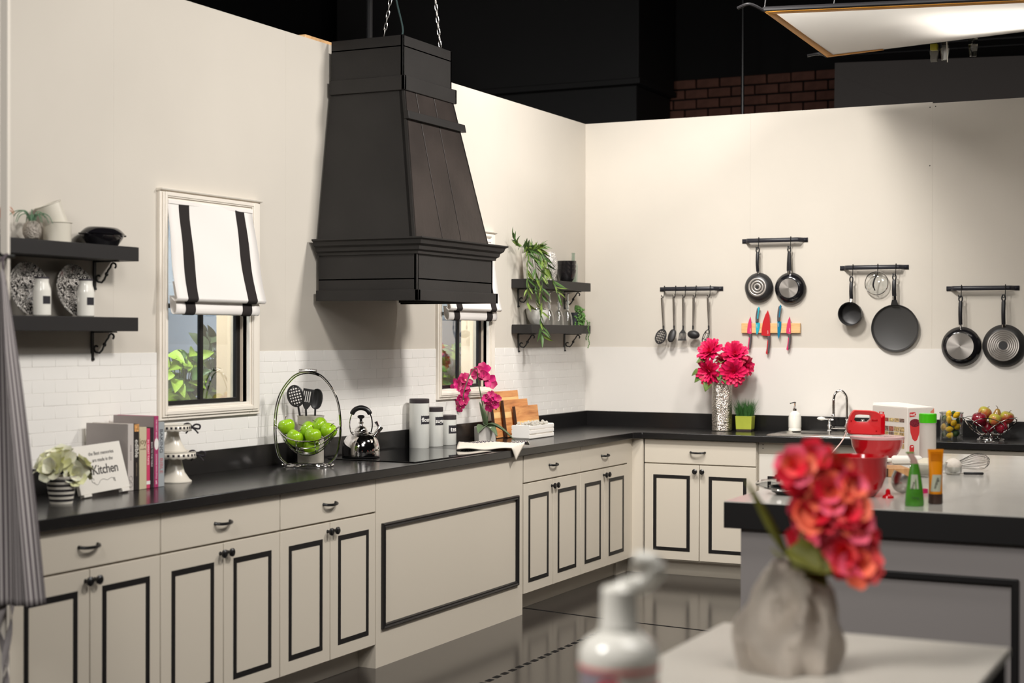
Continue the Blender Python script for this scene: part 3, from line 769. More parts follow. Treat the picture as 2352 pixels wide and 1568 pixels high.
dam_m = damask('damask_glaze', 42, thr=0.62)
# plates leaning on the wall
def plate_prof(R_): return [(0.002, 0.004), (R_ * .55, 0.003), (R_ * .62, 0.006), (R_ * .95, 0.018), (R_, 0.022), (R_ * .99, 0.024), (R_ * .94, 0.021), (R_ * .62, 0.010), (R_ * .5, 0.007), (0.002, 0.007)]
for y, l in ((-5.635, 'black and white damask plate half hidden behind the hanging apron'), (-5.385, 'black and white damask plate behind the first white bottle'), (-5.135, 'black and white damask plate nearest the shelf bracket')):
    tag(obj('patterned_plate', MB().lathe(plate_prof(0.104), 40, True, True), dam_m, loc=(0.0335, y, ZL + 0.1015), rot=(0, pi / 2 - 0.16, 0)), l, 'plate', 'damask plates on the lower shelf')
# white bottles with black label
lab_m = mat('chalk_label', (36, 34, 40), 0.7)
def bottle(label, loc):
    t = thing('white_bottle', label, 'bottle', loc, rz=radians(-12), group='white milk bottles with black labels')
    obj('body', MB().lathe([(0.030, 0), (0.0335, 0.004), (0.0335, 0.092), (0.032, 0.104), (0.026, 0.122), (0.0245, 0.132), (0.0255, 0.1405)], 28), M['white_gloss'], t)
    obj('lid', MB().lathe([(0.0255, 0.1405), (0.0275, 0.141), (0.0275, 0.148), (0.002, 0.149)], 24), mat('dark_lid', (50, 46, 52), .5), t)
    obj('label', MB().grid(lambda u, v: (0.0339 * cos((u - .5) * 1.0), 0.0339 * sin((u - .5) * 1.0), 0.045 + 0.030 * v), 8, 2), lab_m, t)
bottle('white bottle with a black square label in front of the middle damask plate', (0.104, -5.372, ZL))
bottle('white bottle with a black square label nearest the shelf end', (0.104, -5.132, ZL))
# silver ball pots
def air_plant(t, z, n, size, m_, seed, up=0.5):
    rn = random.Random(seed)
    for k in range(n):
        a = 2 * pi * k / n + rn.uniform(-.3, .3); ln = size * rn.uniform(.7, 1.25)
        pts = [(0.006 * cos(a), 0.006 * sin(a), z), (ln * .35 * cos(a), ln * .35 * sin(a), z + ln * up), (ln * .85 * cos(a), ln * .85 * sin(a), z + ln * up * .8), (ln * 1.1 * cos(a), ln * 1.1 * sin(a), z + ln * (up - .55))]
        obj('leaf', MB().tube(spline(pts, 4), [0.0022] * 5 + [0.0018] * 5 + [0.0013] * 2 + [0.0006], 5), m_, t)
t = thing('ball_pot', 'small glittery silver ball pot with a curly green air plant', 'pot', (0.085, -5.405, ZU))
obj('ball', MB().lathe([(0.012, 0), (0.026, 0.006), (0.034, 0.022), (0.035, 0.042), (0.028, 0.062), (0.016, 0.072), (0.014, 0.068)], 24), silver_tex, t)
air_plant(t, 0.066, 13, 0.075, mat('air_plant', (92, 124, 96), 0.6), 4)
t = thing('ball_pot', 'silver ball pot with spiky orange leaves beside the pale end post', 'pot', (0.085, -5.575, ZU))
obj('ball', MB().lathe([(0.012, 0), (0.026, 0.006), (0.034, 0.022), (0.035, 0.042), (0.028, 0.062), (0.016, 0.072), (0.014, 0.068)], 24), silver_tex, t)
air_plant(t, 0.066, 14, 0.05, mat('orange_leaf', (176, 92, 34), 0.6), 9, 0.9)
# cream pails
pail_m = mat('cream_tin', (206, 200, 186), 0.35)
t = thing('tin_pail', 'cream cylindrical tin standing upright on the upper shelf', 'tin', (0.078, -5.262, ZU))
obj('body', MB().lathe([(0.002, 0.0), (0.052, 0.0), (0.053, 0.072), (0.056, 0.074), (0.056, 0.077), (0.051, 0.077), (0.050, 0.003), (0.002, 0.003)], 32), pail_m, t)
t = thing('tin_pail', 'cream tin resting askew on top of the upright one', 'tin', (0.078, -5.266, ZU + 0.062), rot=None)
t.rotation_euler = (Matrix.Rotation(radians(-19), 3, Vector((-sin(YAW), cos(YAW), 0))) @ Matrix.Rotation(radians(12), 3, Vector((cos(YAW), sin(YAW), 0)))).to_euler()
obj('body', MB().lathe([(0.002, 0.0), (0.046, 0.0), (0.049, 0.085), (0.052, 0.087), (0.052, 0.090), (0.047, 0.090), (0.044, 0.003), (0.002, 0.003)], 32), pail_m, t)
# black casserole
t = thing('casserole_dish', 'glossy black lidded oval casserole near the shelf end', 'dish', (0.076, -5.003, ZU))
gb = mat('black_glaze', (16, 15, 18), 0.12, coat=0.4)
obj('base', MB().lathe([(0.01, 0), (0.046, 0), (0.060, 0.026), (0.066, 0.040), (0.066, 0.043)], 36, sx=0.92, sy=1.62), gb, t)
obj('lid', MB().lathe([(0.066, 0.043), (0.070, 0.046), (0.068, 0.051), (0.056, 0.066), (0.046, 0.073), (0.002, 0.075)], 36, sx=0.92, sy=1.62), gb, t)
obj('handle', MB().box(-0.022, -0.118, 0.040, 0.022, -0.100, 0.048), gb, t, bevel=.003); obj('handle', MB().box(-0.022, 0.100, 0.040, 0.022, 0.118, 0.048), gb, t, bevel=.003)

# corner shelf: bamboo-like trailing plant
t = thing('trailing_plant', 'trailing bamboo-leaved plant in a white box pot spilling over both corner shelves', 'plant', (0.072, -1.015, ZU))
obj('pot', MB().hexa([(-.026, -.060, 0), (.026, -.060, 0), (.026, .060, 0), (-.026, .060, 0), (-.034, -.072, .162), (.034, -.072, .162), (.034, .072, .162), (-.034, .072, .162)]), M['white_matte'], t, bevel=0.003)
bam = [mat('bamboo_leaf', (110, 132, 56), 0.5, var=(30, .35)), mat('bamboo_leaf_deep', (74, 104, 52), 0.5, var=(30, .3))]
rn = random.Random(21); bl0 = {}
def blade(p, d, ln, k):
    mx = basis(p, d, Vector((rn.uniform(-1, 1), rn.uniform(-1, 1), rn.uniform(-.3, 1)))) @ Matrix.Scale(ln, 4)
    if k not in bl0: bl0[k] = obj('leaf', leaf_mesh(1.0, 0.092, cup=.1, droop=.18, nu=6, nv=3), bam[k], t); bl0[k].matrix_local = mx
    else: share('leaf', bl0[k], t, mx=mx)
sm = MB()
def vine(pts, n, ln, spread=.9):
    P = spline(pts, 8); sm.tube(P, 0.0016, 5)
    for k in range(n):
        i = min(len(P) - 2, int((k + rn.random()) / n * (len(P) - 1))); dr = (P[i + 1] - P[i]).normalized()
        d = (dr + Vector((rn.uniform(-.2, 1), rn.uniform(-1, 1), rn.uniform(-.6, .7))) * spread).normalized()
        blade(P[i], d, ln * rn.uniform(.7, 1.25), rn.randrange(2))
vine([(0, -.02, .16), (.05, -.03, .20), (.085, -.04, .10), (.10, -.05, -.08), (.095, -.06, -.24), (.10, -.05, -.36)], 46, .088)
vine([(0, -.05, .16), (.03, -.11, .19), (.05, -.16, .10), (.06, -.18, -.03), (.05, -.17, -.16)], 36, .088)
vine([(0, -.03, .16), (0.0, -.12, .20), (-.01, -.19, .21), (-.01, -.24, .25)], 18, .085)
vine([(0, .02, .16), (.03, .05, .20), (.055, .10, .13), (.07, .15, .02), (.085, .20, -.07), (.09, .22, -.12)], 34, .082)
vine([(0, .0, .16), (.04, .01, .21), (.07, .02, .14), (.09, .01, .03)], 20, .08)
vine([(0, -.04, .16), (.04, -.08, .18), (.075, -.10, .08), (.085, -.115, -.06), (.09, -.12, -.15)], 30, .085)
for k in range(44):
    blade(Vector((rn.uniform(-.03, .03), rn.uniform(-.075, .085), .165)), Vector((rn.uniform(-.3, .5), rn.uniform(-1, 1), rn.uniform(.5, 1.1))).normalized(), rn.uniform(.05, .095), rn.randrange(2))
stuff(obj('stem', sm, bam[1], t))
# patterned vase
t = thing('patterned_vase', 'white vase with fine black scrollwork beside the trailing plant', 'vase', (0.062, -0.715, ZU))
obj('body', MB().lathe([(0.030, 0), (0.036, 0.004), (0.047, 0.05), (0.052, 0.095), (0.047, 0.145), (0.034, 0.180), (0.028, 0.188), (0.026, 0.184)], 32), damask('scroll_glaze', 62, thr=0.47), t)
# stacked black bowls
def bowl_prof(R_, H_, th=0.004, foot=.5): return [(R_ * foot * .4, 0), (R_ * foot, 0), (R_ * foot + .006, .006), (R_ * .86, H_ * .42), (R_ * .97, H_ * .8), (R_, H_), (R_ - th, H_), (R_ * .82, H_ * .43), (R_ * foot, .010), (0.002, .009)]
for k, l in enumerate(('bottom black bowl of the three in the shelf stack', 'middle black bowl of the three in the shelf stack', 'top black bowl of the three in the shelf stack')):
    tag(obj('black_bowl', MB().lathe(bowl_prof(0.066, 0.082, foot=.52), 36), mat('speckled_black', (30, 28, 29), 0.15, coat=.4, var=(220, .5)), loc=(0.072, -0.475, ZU + 0.029 * k)), l, 'bowl', 'stacked black bowls')
t = thing('clear_bottle', 'clear glass bottle behind the stacked black bowls', 'bottle', (0.050, -0.315, ZU))
obj('body', MB().lathe([(0.002, .001), (0.030, 0), (0.031, 0.115), (0.022, 0.140), (0.012, 0.152), (0.0115, 0.195), (0.0135, 0.196), (0.0135, 0.202), (0.010, 0.202)], 24), clear_mat('bottle_glass', (225, 238, 232), .06), t)
# lower corner shelf
t = thing('white_bowl', 'white bowl with a shiny silver rim beside the goblets', 'bowl', (0.072, -0.925, ZL))
obj('body', MB().lathe(bowl_prof(0.070, 0.098, foot=.5), 36, sy=1.25), mat('crackle_white', (226, 224, 218), .4, bump=(60, .2)), t)
obj('rim', MB().tube([(0.070 * cos(2 * pi * k / 40), 0.070 * 1.25 * sin(2 * pi * k / 40), 0.099) for k in range(40)], 0.0035, 6, True), M['chrome'], t)
gprof = [(0.034, 0.0005), (0.0335, 0.02), (0.030, 0.055), (0.021, 0.085), (0.009, 0.098), (0.007, 0.105), (0.011, 0.112), (0.012, 0.120), (0.007, 0.128), (0.0075, 0.138), (0.013, 0.146), (0.0135, 0.153), (0.006, 0.163), (0.005, 0.195), (0.010, 0.205), (0.033, 0.213), (0.034, 0.215), (0.002, 0.2155)]
for k, (y, l) in enumerate(((-0.790, 'upturned clear goblet next to the silver-rimmed bowl'), (-0.640, 'upturned clear goblet in the middle of the three'), (-0.500, 'upturned clear goblet next to the dark succulent pot'))):
    g_ = thing('glass_goblet', l, 'goblet', (0.092, y, ZL), group='upturned goblets on the corner shelf')
    obj('bowl', MB().lathe(gprof[:5], 24, False, False), M['glass'], g_)
    obj('stem', MB().lathe(gprof[4:15], 16, False, False), mat('cut_glass', (225, 228, 226), .08, spec=.8, trans=.75, ior=1.4), g_)
    obj('foot', MB().lathe(gprof[14:], 24, False, True), M['glass'], g_)
t = thing('pearl_plant', 'string of pearls plant spilling from a dark pot at the corner shelf end', 'plant', (0.068, -0.330, ZL))
obj('pot', MB().lathe([(0.032, 0), (0.036, 0.085), (0.033, 0.085), (0.030, 0.06)], 24), mat('dark_pot', (44, 46, 52), .5), t)
pm_ = MB(); rn = random.Random(5)
pearl = mat('pearl_green', (88, 128, 62), .45, var=(60, .3))
for k in range(330):
    a = rn.uniform(-1.3, 2.0); rr = rn.uniform(0.0, 0.060); h_ = 0.090 + .040 * (1 - (rr / .062) ** 2) - rn.random() * .012
    if rr > .034: h_ = rn.uniform(0.0, .115)
    rr2 = rr if h_ > .08 else rn.uniform(.04, .062)
    pm_.ball((rr2 * cos(a), rr2 * sin(a) + .018, max(h_, .006)), 0.0068, n=7, m=5)
for (y, x, z0, z1) in ((0.062, .06, .02, -.10), (0.075, .07, .02, -.085), (0.085, .05, .03, -.07), (0.02, .082, .02, -.15)):
    k = 0; z = z0
    while z > z1: pm_.ball((x + .006 * sin(z * 90) + (.012 if z < 0 and x > .08 else 0), y + .005 * cos(z * 70), z), 0.0052, n=6, m=4); z -= .0105
stuff(obj('pearls', pm_, pearl, t))

# ================================================================== THINGS ON THE LONG WORKTOP
# striped pot of white blossoms
t = thing('striped_pot', 'black and white striped pot full of white blossoms', 'pot', (0.318, -5.500, CT))
obj('pot', MB().lathe([(0.004, 0), (0.040, 0), (0.056, 0.094), (0.058, 0.096), (0.058, 0.101), (0.052, 0.101), (0.038, 0.01), (0.004, 0.01)], 36), stripe_mat('pot_stripes', 2, 0.0182, 0.5, (222, 216, 204), (40, 36, 40), .3), t)
wp = mat('white_petal', (232, 230, 206), .6, sss=.1); wp2 = mat('cream_petal', (222, 222, 170), .6)
def petal_mesh(L_, W_, cup=.35, curl=.3, nu=6, nv=5, tip=.6):
    def fn(u, v):
        s_ = (v - .5) * 2; wd = W_ * sin(pi * (.07 + .80 * u)) ** tip
        return (L_ * u, wd * s_, cup * L_ * u * u - curl * L_ * u ** 4 + .25 * wd * s_ * s_)
    return MB().grid(fn, nu, nv)
PROT = {}
def bloom(parent, name, c, nrm, size, mats, rows, seed, pet=('petal', 1.0, .38, .35, .3, .6), core=None):
    """flower head: a heart with petals as pieces; rows=[(count, lift angle, length factor)]"""
    rn = random.Random(seed)
    if core is None: core = mats[-1]
    hd = obj(name, MB().ball((0, 0, 0), size * .14, size * .14, size * .12, 8, 6), core, parent); hd.matrix_local = aim(c, nrm, rn.uniform(0, 6))
    for i, (n, lift, lf) in enumerate(rows):
        for k in range(n):
            az = 2 * pi * (k + .5 * (i % 2)) / n + rn.uniform(-.15, .15); l_ = lift + rn.uniform(-.12, .12)
            m_ = mats[rn.randrange(len(mats))]; key = (pet, m_.name)
            mx = Matrix.Rotation(az, 4, 'Z') @ Matrix.Translation((size * .06, 0, 0)) @ Matrix.Rotation(-l_, 4, 'Y') @ Matrix.Scale(size * lf * rn.uniform(.88, 1.1), 4)
            if key not in PROT: o = obj('petal', petal_mesh(1.0, pet[2], pet[3], pet[4], tip=pet[5]), m_, hd); o.matrix_local = mx; PROT[key] = o
            else: share('petal', PROT[key], hd, mx=mx)
    return hd
for k, (p, nrm, s_) in enumerate((((.0, -.015, .150), (.3, -.6, .8), .062), ((.02, -.062, .130), (.2, -1, .5), .055), ((.03, .055, .135), (.5, .5, .7), .055), ((.035, .02, .105), (1, -.4, .25), .052), ((-.02, .01, .165), (-.2, .1, 1), .052), ((.02, .085, .115), (.4, 1, .3), .045), ((-.03, -.05, .14), (-.6, -.6, .5), .05))):
    bloom(t, 'blossom', p, nrm, s_, [wp, wp, wp2], [(6, .35, 1), (5, .9, .8)], 30 + k, pet=('wp', 1, .5, .3, .25, .5))

# kitchen sign
sg = thing('kitchen_sign', 'square white block sign with black kitchen lettering leaning back', 'sign', (0.268, -5.200, CT + 0.004))
bl_, br_ = Vector((0.274, -5.348, 0)), Vector((0.262, -5.050, .009)); ex = (br_ - bl_).normalized()
ww = 0.270; tl = Matrix.Rotation(-0.0, 3, 'Z')
nrm = ex.cross(Vector((0, 0, 1))).normalized()
ey = (Vector((0, 0, 1)) * cos(.27) - nrm * sin(.27)).normalized()
mx = basis((0.0, 0.0, 0.012), ex, ey)
pn = obj('panel', MB().box(-ww / 2 - .01, 0, -0.016, ww / 2 + .01, 0.186, 0), M['white_matte'], sg, bevel=0.002); pn.matrix_local = mx
obj('foot', MB().box(-ww / 2, -.010, -0.016, -ww / 2 + .045, 0, 0.004), M['white_matte'], sg, bevel=.001).matrix_local = mx
obj('foot', MB().box(ww / 2 - .045, -.014, -0.016, ww / 2, 0, 0.003), M['white_matte'], sg, bevel=.001).matrix_local = mx
ink = mat('ink', (58, 54, 52), .7)
for body, sz, x, y, sh in (('the Best memories', .0205, .020, .150, .15), ('are made in the', .0205, .020, .124, .15), ('Kitchen', .052, .022, .085, .12)):
    text('lettering', body, sz, ink, sg, mx @ Matrix.Translation((x, y, 0.0004)), shear=sh, spacing=.95, bold=.0006 if sz > .03 else 0.0)
sw_ = []
for k in range(14): a = -.6 + k * .45; r = .003 + .0007 * k; sw_.append((-.060 + r * cos(a), .050 + r * sin(a), .0006))
sw_ += [(-.055, .035, .0006), (-.038, .030, .0006), (-.020, .044, .0006), (0.0, .048, .0006), (.020, .042, .0006), (.042, .048, .0006), (.058, .046, .0006)]
for k in range(12): a = -1.2 - k * .5; r = .009 - .0006 * k; sw_.append((.064 + r * cos(a), .042 + r * sin(a), .0006))
o = obj('flourish', MB().tube(spline(sw_, 3), 0.0007, 5), ink, sg); o.matrix_local = mx

# row of cookbooks, spines to the room
def book(label, y0, y1, x0, x1, h_, rgb, txts=(), cover=None, extra=None):
    t = thing('cookbook', label, 'book', ((x0 + x1) / 2, (y0 + y1) / 2, CT), group='cookbooks in a row on the worktop')
    hx_ = (x1 - x0) / 2; hy = (y1 - y0) / 2; c = 0.0022
    cm = mat('book_%d_%d_%d' % rgb, rgb, .45)
    cv = MB().box(-hx_, -hy, 0, hx_, -hy + c, h_).box(-hx_, hy - c, 0, hx_, hy, h_).box(hx_ - c, -hy, 0, hx_, hy, h_)
    obj('cover', cv, [cm], t, bevel=.0008, seg=1)
    if cover: obj('front_board', MB().box(-hx_, -hy - .0006, 0.0005, hx_ - c, -hy, h_ - .0005), mat('board_%d' % cover[0], cover, .5), t, smooth=0)
    obj('pages', MB().box(-hx_ + .004, -hy + c, .003, hx_ - c, hy - c, h_ - .003), mat('paper', (222, 216, 202), .8), t, smooth=0)
    for (body, z, sz, rgb2, up_) in txts:
        # spine text reads downward: local x along -z, local y along +... toward +y
        m_ = basis((hx_ + .0002, 0, z), (0, 0, -1), (0, 1, 0)) if up_ else basis((hx_ + .0002, 0, z), (0, 1, 0), (0, 0, 1))
        text('spine_title', body, sz, mat('print_%d_%d_%d' % rgb2, rgb2, .6), t, m_, bold=.0002)
    return t, hx_, hy
t, a, b = book('thick pale cookbook with a grey cover at the sign end of the row', -5.042, -5.006, 0.028, 0.238, 0.264, (196, 188, 182), (('HOME COOK', .15, .010, (150, 140, 140), 1),), cover=(158, 150, 146))
for z in (.048, .024): obj('seal', MB().tube([(a + .0008, .010 * cos(k * pi / 8), z + .010 * sin(k * pi / 8)) for k in range(16)], .0006, 4, True), mat('seal_grey', (110, 104, 104), .6), t)
t, a, b = book('black cookbook with a fruit picture at the top of its spine', -5.005, -4.977, 0.06, 0.240, 0.262, (42, 37, 36), (('edible', .165, .030, (225, 220, 210), 1), ('a celebration', .085, .009, (130, 118, 100), 1), ('of local foods', .080, .009, (130, 118, 100), 1)))
obj('picture', MB().box(a, -b, .232, a + .0004, b, .261), mat('fruit_print', (206, 150, 90), .5, var=(90, .6)), t, smooth=0)
t, a, b = book('cream cookbook with thin brown lettering', -4.976, -4.930, 0.05, 0.240, 0.247, (202, 190, 160), (('joy', .190, .036, (120, 100, 76), 0), ('of cooking', .160, .008, (130, 110, 86), 0)))
t, a, b = book('bright pink cookbook with white lettering', -4.929, -4.904, 0.06, 0.236, 0.240, (206, 66, 104), (('IN GREAT TASTE', .145, .0135, (238, 200, 205), 1),))
obj('band', MB().box(a, -b, .016, a + .0004, b, .030), mat('print_white', (232, 226, 222), .5), t, smooth=0)
t, a, b = book('slim black cookbook beside the bright pink one', -4.903, -4.885, 0.07, 0.236, 0.243, (44, 36, 40), (('BACK TO THE TABLE', .135, .0105, (200, 190, 190), 1),))
t, a, b = book('tall magenta cookbook with a white oval on the spine', -4.884, -4.857, 0.030, 0.240, 0.288, (168, 58, 104), (('COOKING WITH STYLE', .085, .0095, (230, 190, 205), 1), ('THE PARTY BOOK', .235, .0095, (230, 190, 205), 1), ('5', .020, .020, (240, 225, 230), 0)), cover=(150, 142, 140))
obj('oval', MB().at((a, 0, .175), (0, pi / 2, 0)).lathe([(.0125, 0), (.0125, .0005)], 24, sx=1.9), mat('print_white', (232, 226, 222), .5), t, smooth=0)
t, a, b = book('pale blue grey cookbook with large spaced lettering beside the cake stands', -4.856, -4.815, 0.05, 0.236, 0.262, (160, 165, 168), (('BAKING', .185, .027, (76, 78, 84), 1), ('BIBLE', .085, .027, (176, 104, 110), 1)))

# cake stands
def cake_stand(label, loc, R_, rb, h_):
    t = thing('cake_stand', label, 'cake stand', loc, group='white ribbon cake stands stacked in pairs')
    wg = mat('cake_glaze', (216, 209, 196), .25, coat=.2)
    obj('pedestal', MB().lathe([(0.004, 0), (rb, 0), (rb, .004), (rb * .86, .012), (rb * .58, .040), (rb * .44, h_ * .62), (rb * .40, h_ - .022), (rb * .5, h_ - .018)], 36), wg, t)
    n = 96
    def skirt(u, v):
        a = 2 * pi * u; z = h_ - .002 - (.022 + .004 * abs(sin(a * 8))) * v
        return ((R_ + .003 * v) * cos(a), (R_ + .003 * v) * sin(a), z)
    obj('plate', MB().lathe([(.004, h_ - .012), (R_ - .003, h_ - .008), (R_ + .002, h_), (R_ - .004, h_ + .001), (R_ - .012, h_ - .003), (.004, h_ - .004)], 48).grid(skirt, n, 3, cu=True), wg, t, solid=.002)
    rb_ = mat('black_ribbon', (34, 28, 34), .7); n2 = 26; r0 = None
    for k in range(n2):
        a = 2 * pi * k / n2
        if r0 is None: r0 = obj('ribbon_stretch', MB().box(R_ + .0018, -.0046, -.0050, R_ + .0032, .0046, .0050), rb_, t, loc=(0, 0, h_ - .0125), rot=(0, 0, a))
        else: share('ribbon_stretch', r0, t, (0, 0, h_ - .0125), (0, 0, a))
    bw = MB(); a = radians(30); c = Vector(((R_ + .006) * cos(a), (R_ + .006) * sin(a), h_ - .012)); tv = Vector((.86, .5, 0)).normalized()
    for s_, up_ in ((1, .012), (-1, .016)):
        lp = [c, c + tv * .014 * s_ + Vector((0, 0, up_)), c + tv * .032 * s_ + Vector((0, 0, up_ * .7)), c + tv * .030 * s_ - Vector((0, 0, .006)), c + tv * .012 * s_ - Vector((0, 0, .004)), c]
        bw.tube(spline(lp, 4), .0042, 6)
        bw.tube(spline([c, c + tv * .016 * s_ - Vector((0, 0, .014)), c + tv * .026 * s_ - Vector((0, 0, .026))], 4), .0036, 6)
    bw.ball(tuple(c), .007, n=8, m=6)
    obj('bow', bw, rb_, t)
cake_stand('lower white cake stand with black ribbon standing on the worktop', (0.150, -4.640, CT), 0.086, 0.070, 0.126)
cake_stand('upper white cake stand with black ribbon stacked on the other', (0.146, -4.650, CT + 0.1275), 0.074, 0.060, 0.113)

# apple basket
bk = thing('apple_basket', 'tall arched chrome wire basket of green apples', 'basket', (0.215, -3.745, CT), rz=YAW)
def hoop(off, wdt=0.157, top=0.445):
    P = [(-.10, off, .010), (-.135, off, .045), (-.152, off, .11), (-.157, off, .18), (-.152, off, .26), (-.135, off, .33), (-.10, off, .39), (-.055, off, .432), (0, off, .445), (.055, off, .432), (.10, off, .39), (.135, off, .33), (.152, off, .26), (.157, off, .18), (.152, off, .11), (.135, off, .045), (.10, off, .010)]
    return spline([(x * wdt / .157, y, .010 + (z - .010) * (top - .01) / .435) for x, y, z in P], 5)
h1 = hoop(-.009); h2 = hoop(.009, .151, .437)
obj('hoop', MB().tube(h1, .0037, 7), M['chrome'], bk); obj('hoop', MB().tube(h2, .0037, 7), M['chrome'], bk)
obj('grip', MB().tube([( -.042 + .084 * k / 24, 0, .446 + .003 * cos((k - 12) / 12 * 1.5)) for k in range(25)], [.0082 + (.0012 if k % 2 else 0) for k in range(25)], 10), M['chrome'], bk)
obj('base_ring', MB().tube([(.118 * cos(2 * pi * k / 48), .075 * sin(2 * pi * k / 48), .005) for k in range(48)], .0034, 7, True), M['chrome'], bk)
obj('base_ring', MB().tube([(.095 * cos(2 * pi * k / 48), .058 * sin(2 * pi * k / 48), .009) for k in range(48)], .003, 7, True), M['chrome'], bk)
for x in (-.118, .118): obj('foot', MB().ball((x, 0, .0065), .0065, n=10, m=7), M['chrome'], bk)
# swinging bowl: ends high, middle low
def bowl_pt(s_, q):
    """s: -1..1 from end to end, q: -1..1 across; wires meet at the two ends"""
    x = .145 * s_
    wdt = .088 * max(0.0, 1 - s_ * s_) ** .5; ang = q * 1.25
    low = .185 - .135 * (1 - abs(s_) ** 2.2)
    return (x, wdt * sin(ang) / sin(1.25), low + (.105 * (1 - abs(s_) ** 2) * (1 - cos(ang)) ))
for q in (-1, -.72, -.45, -.18, .18, .45, .72, 1):
    obj('bowl_wire', MB().tube([bowl_pt(-1 + 2 * k / 30, q) for k in range(31)], .0024 if abs(q) < 1 else .003, 6), M['chrome'], bk)
for s_ in (-.72, -.3, .3, .72):
    obj('cross_wire', MB().tube([bowl_pt(s_, -1 + 2 * k / 14) for k in range(15)], .0022, 6), M['chrome'], bk)
for s_ in (-1, 1): obj('pivot', MB().tube([(.145 * s_, 0, .185), (.157 * s_, 0, .195)], .004, 7), M['chrome'], bk)
ap_m = mat('green_apple', (142, 184, 28), .22, spec=.55, coat=.25, var=(9, .12)); stem_m = mat('apple_stem', (84, 62, 30), .7)
def apple_parts(t, R_, m_):
    obj('flesh', MB().lathe([(.003, -.80 * R_), (.25 * R_, -.86 * R_), (.55 * R_, -.74 * R_), (.88 * R_, -.30 * R_), (1.0 * R_, .12 * R_), (.93 * R_, .50 * R_), (.66 * R_, .80 * R_), (.34 * R_, .86 * R_), (.14 * R_, .74 * R_), (.003, .60 * R_)], 24), m_, t, subsurf=1)
    obj('stem', MB().tube(spline([(0, 0, .60 * R_), (.02 * R_, 0, .9 * R_), (.22 * R_, .05 * R_, 1.2 * R_)], 4), .0017, 6), stem_m, t)
AL = ['green apple at the basket end nearest the cake stands', 'front green apple just inside the cake stand end of the basket', 'green apple at the back middle of the heap with its side showing', 'green apple in the very front centre of the basket heap', 'green apple at the back of the heap with its stem hollow showing', 'green apple at the basket end nearest the kettle', 'lowest green apple seen through the bottom basket wires', 'green apple half buried at the back of the basket heap']
pa = None
def local(root, p): return Matrix.Translation(root.location) @ Matrix.Rotation(root.rotation_euler.z, 4, 'Z') @ Vector(p)
for k, (p, tilt) in enumerate((((-.100, .010, .185), (.1, -.2)), ((-.058, -.030, .135), (.3, .5)), ((.000, .018, .170), (-.9, .3)), ((.030, -.036, .142), (.25, -.15)), ((.054, .030, .188), (.75, .5)), ((.098, -.008, .165), (.2, .5)), ((.015, -.005, .094), (1.2, .2)), ((-.035, .036, .118), (.4, 1.2)))):
    q = local(bk, p)
    if pa is None:
        pa = thing('green_apple', AL[0], 'apple', q, group='green apples in the wire basket', rot=(tilt[0], tilt[1], k))
        apple_parts(pa, .0415, ap_m)
    else: dup(pa, q, rot=(tilt[0], tilt[1], k * 1.3), label=AL[k])

# utensil crock behind the basket
t = thing('utensil_crock', 'pale grey stoneware crock behind the apple basket', 'crock', (0.105, -3.555, CT))
obj('body', MB().lathe([(.004, 0), (.062, 0), (.0635, .004), (.0635, .220), (.0655, .224), (.0655, .228), (.0595, .228), (.0595, .01), (.004, .01)], 36), mat('grey_stoneware', (186, 180, 168), .6, var=(18, .08), bump=(50, .15)), t)
nyl = M['plastic_black']
def spoon_bowl(mb, L_, W_, cup, c=(0, 0, 0), nu=12, nv=9):
    def fn(u, v):
        a = u * pi; s_ = (v - .5) * 2
        z = L_ * (.5 - .5 * cos(a)); wd = W_ * sin(a) ** .75 if 0 < u < 1 else .002
        return (c[0] + wd * s_, c[1] - cup * (1 - s_ * s_) * sin(a), c[2] + z)
    return mb.grid(fn, nu, nv)
def stick(name, label, base, top, head, cat='utensil'):
    t = thing(name, label, cat, base)
    d = Vector(top) - Vector(base)
    q = Matrix.Rotation(YAW, 4, 'Z')
    tilt = aim((0, 0, 0), d); 
    ln = d.length
    obj('handle', MB().tube([(0, 0, .002), (0, 0, ln * .5), (0, 0, ln)], [.006, .0055, .005], 8), nyl, t).matrix_local = tilt
    return t, tilt @ Matrix.Translation((0, 0, ln))
fr = Matrix.Rotation(YAW, 4, 'Z')
def head_mx(t, top): m = Matrix.Translation(Vector(top) - t.location) @ fr; return m
b_ = (0.105, -3.555, CT + .012)
t, _ = stick('slotted_spoon', 'black slotted skimmer leaning in the grey crock', (0.090, -3.560, CT + .0125), (0.075, -3.618, CT + .275), None)
hm = head_mx(t, (0.075, -3.618, CT + .272)) @ Matrix.Rotation(-.25, 4, 'Y')
def slotted(mb, L_, W_, cup, holes, rows_):
    """dished oval made of a rim and lattice bars"""
    n = 28
    rim = [(W_ * .92 * sin(2 * pi * k / n), -cup * .0, L_ * .5 - L_ * .48 * cos(2 * pi * k / n)) for k in range(n)]
    mb.tube(rim, W_ * .12, 6, True)
    for s_ in [(-1 + 2 * (i + .5) / holes) for i in range(holes)]:
        hh = L_ * .46 * sqrt(max(0, 1 - s_ * s_)); xx = W_ * .9 * s_
        mb.tube([(xx, -cup * (1 - s_ * s_) * (1 - (j / 4 - 1) ** 2), L_ * .5 + hh * (j / 4 - 1)) for j in range(9)], W_ * .075, 5)
    for s_ in [(-1 + 2 * (i + .5) / rows_) for i in range(rows_)]:
        ww_ = W_ * .9 * sqrt(max(0, 1 - s_ * s_)); zz = L_ * .5 + L_ * .46 * s_
        mb.tube([(ww_ * (j / 4 - 1), -cup * (1 - s_ * s_) * (1 - (j / 4 - 1) ** 2), zz) for j in range(9)], W_ * .085, 5)
    return mb
obj('head', slotted(MB(), .105, .040, .014, 6, 7), nyl, t).matrix_local = hm
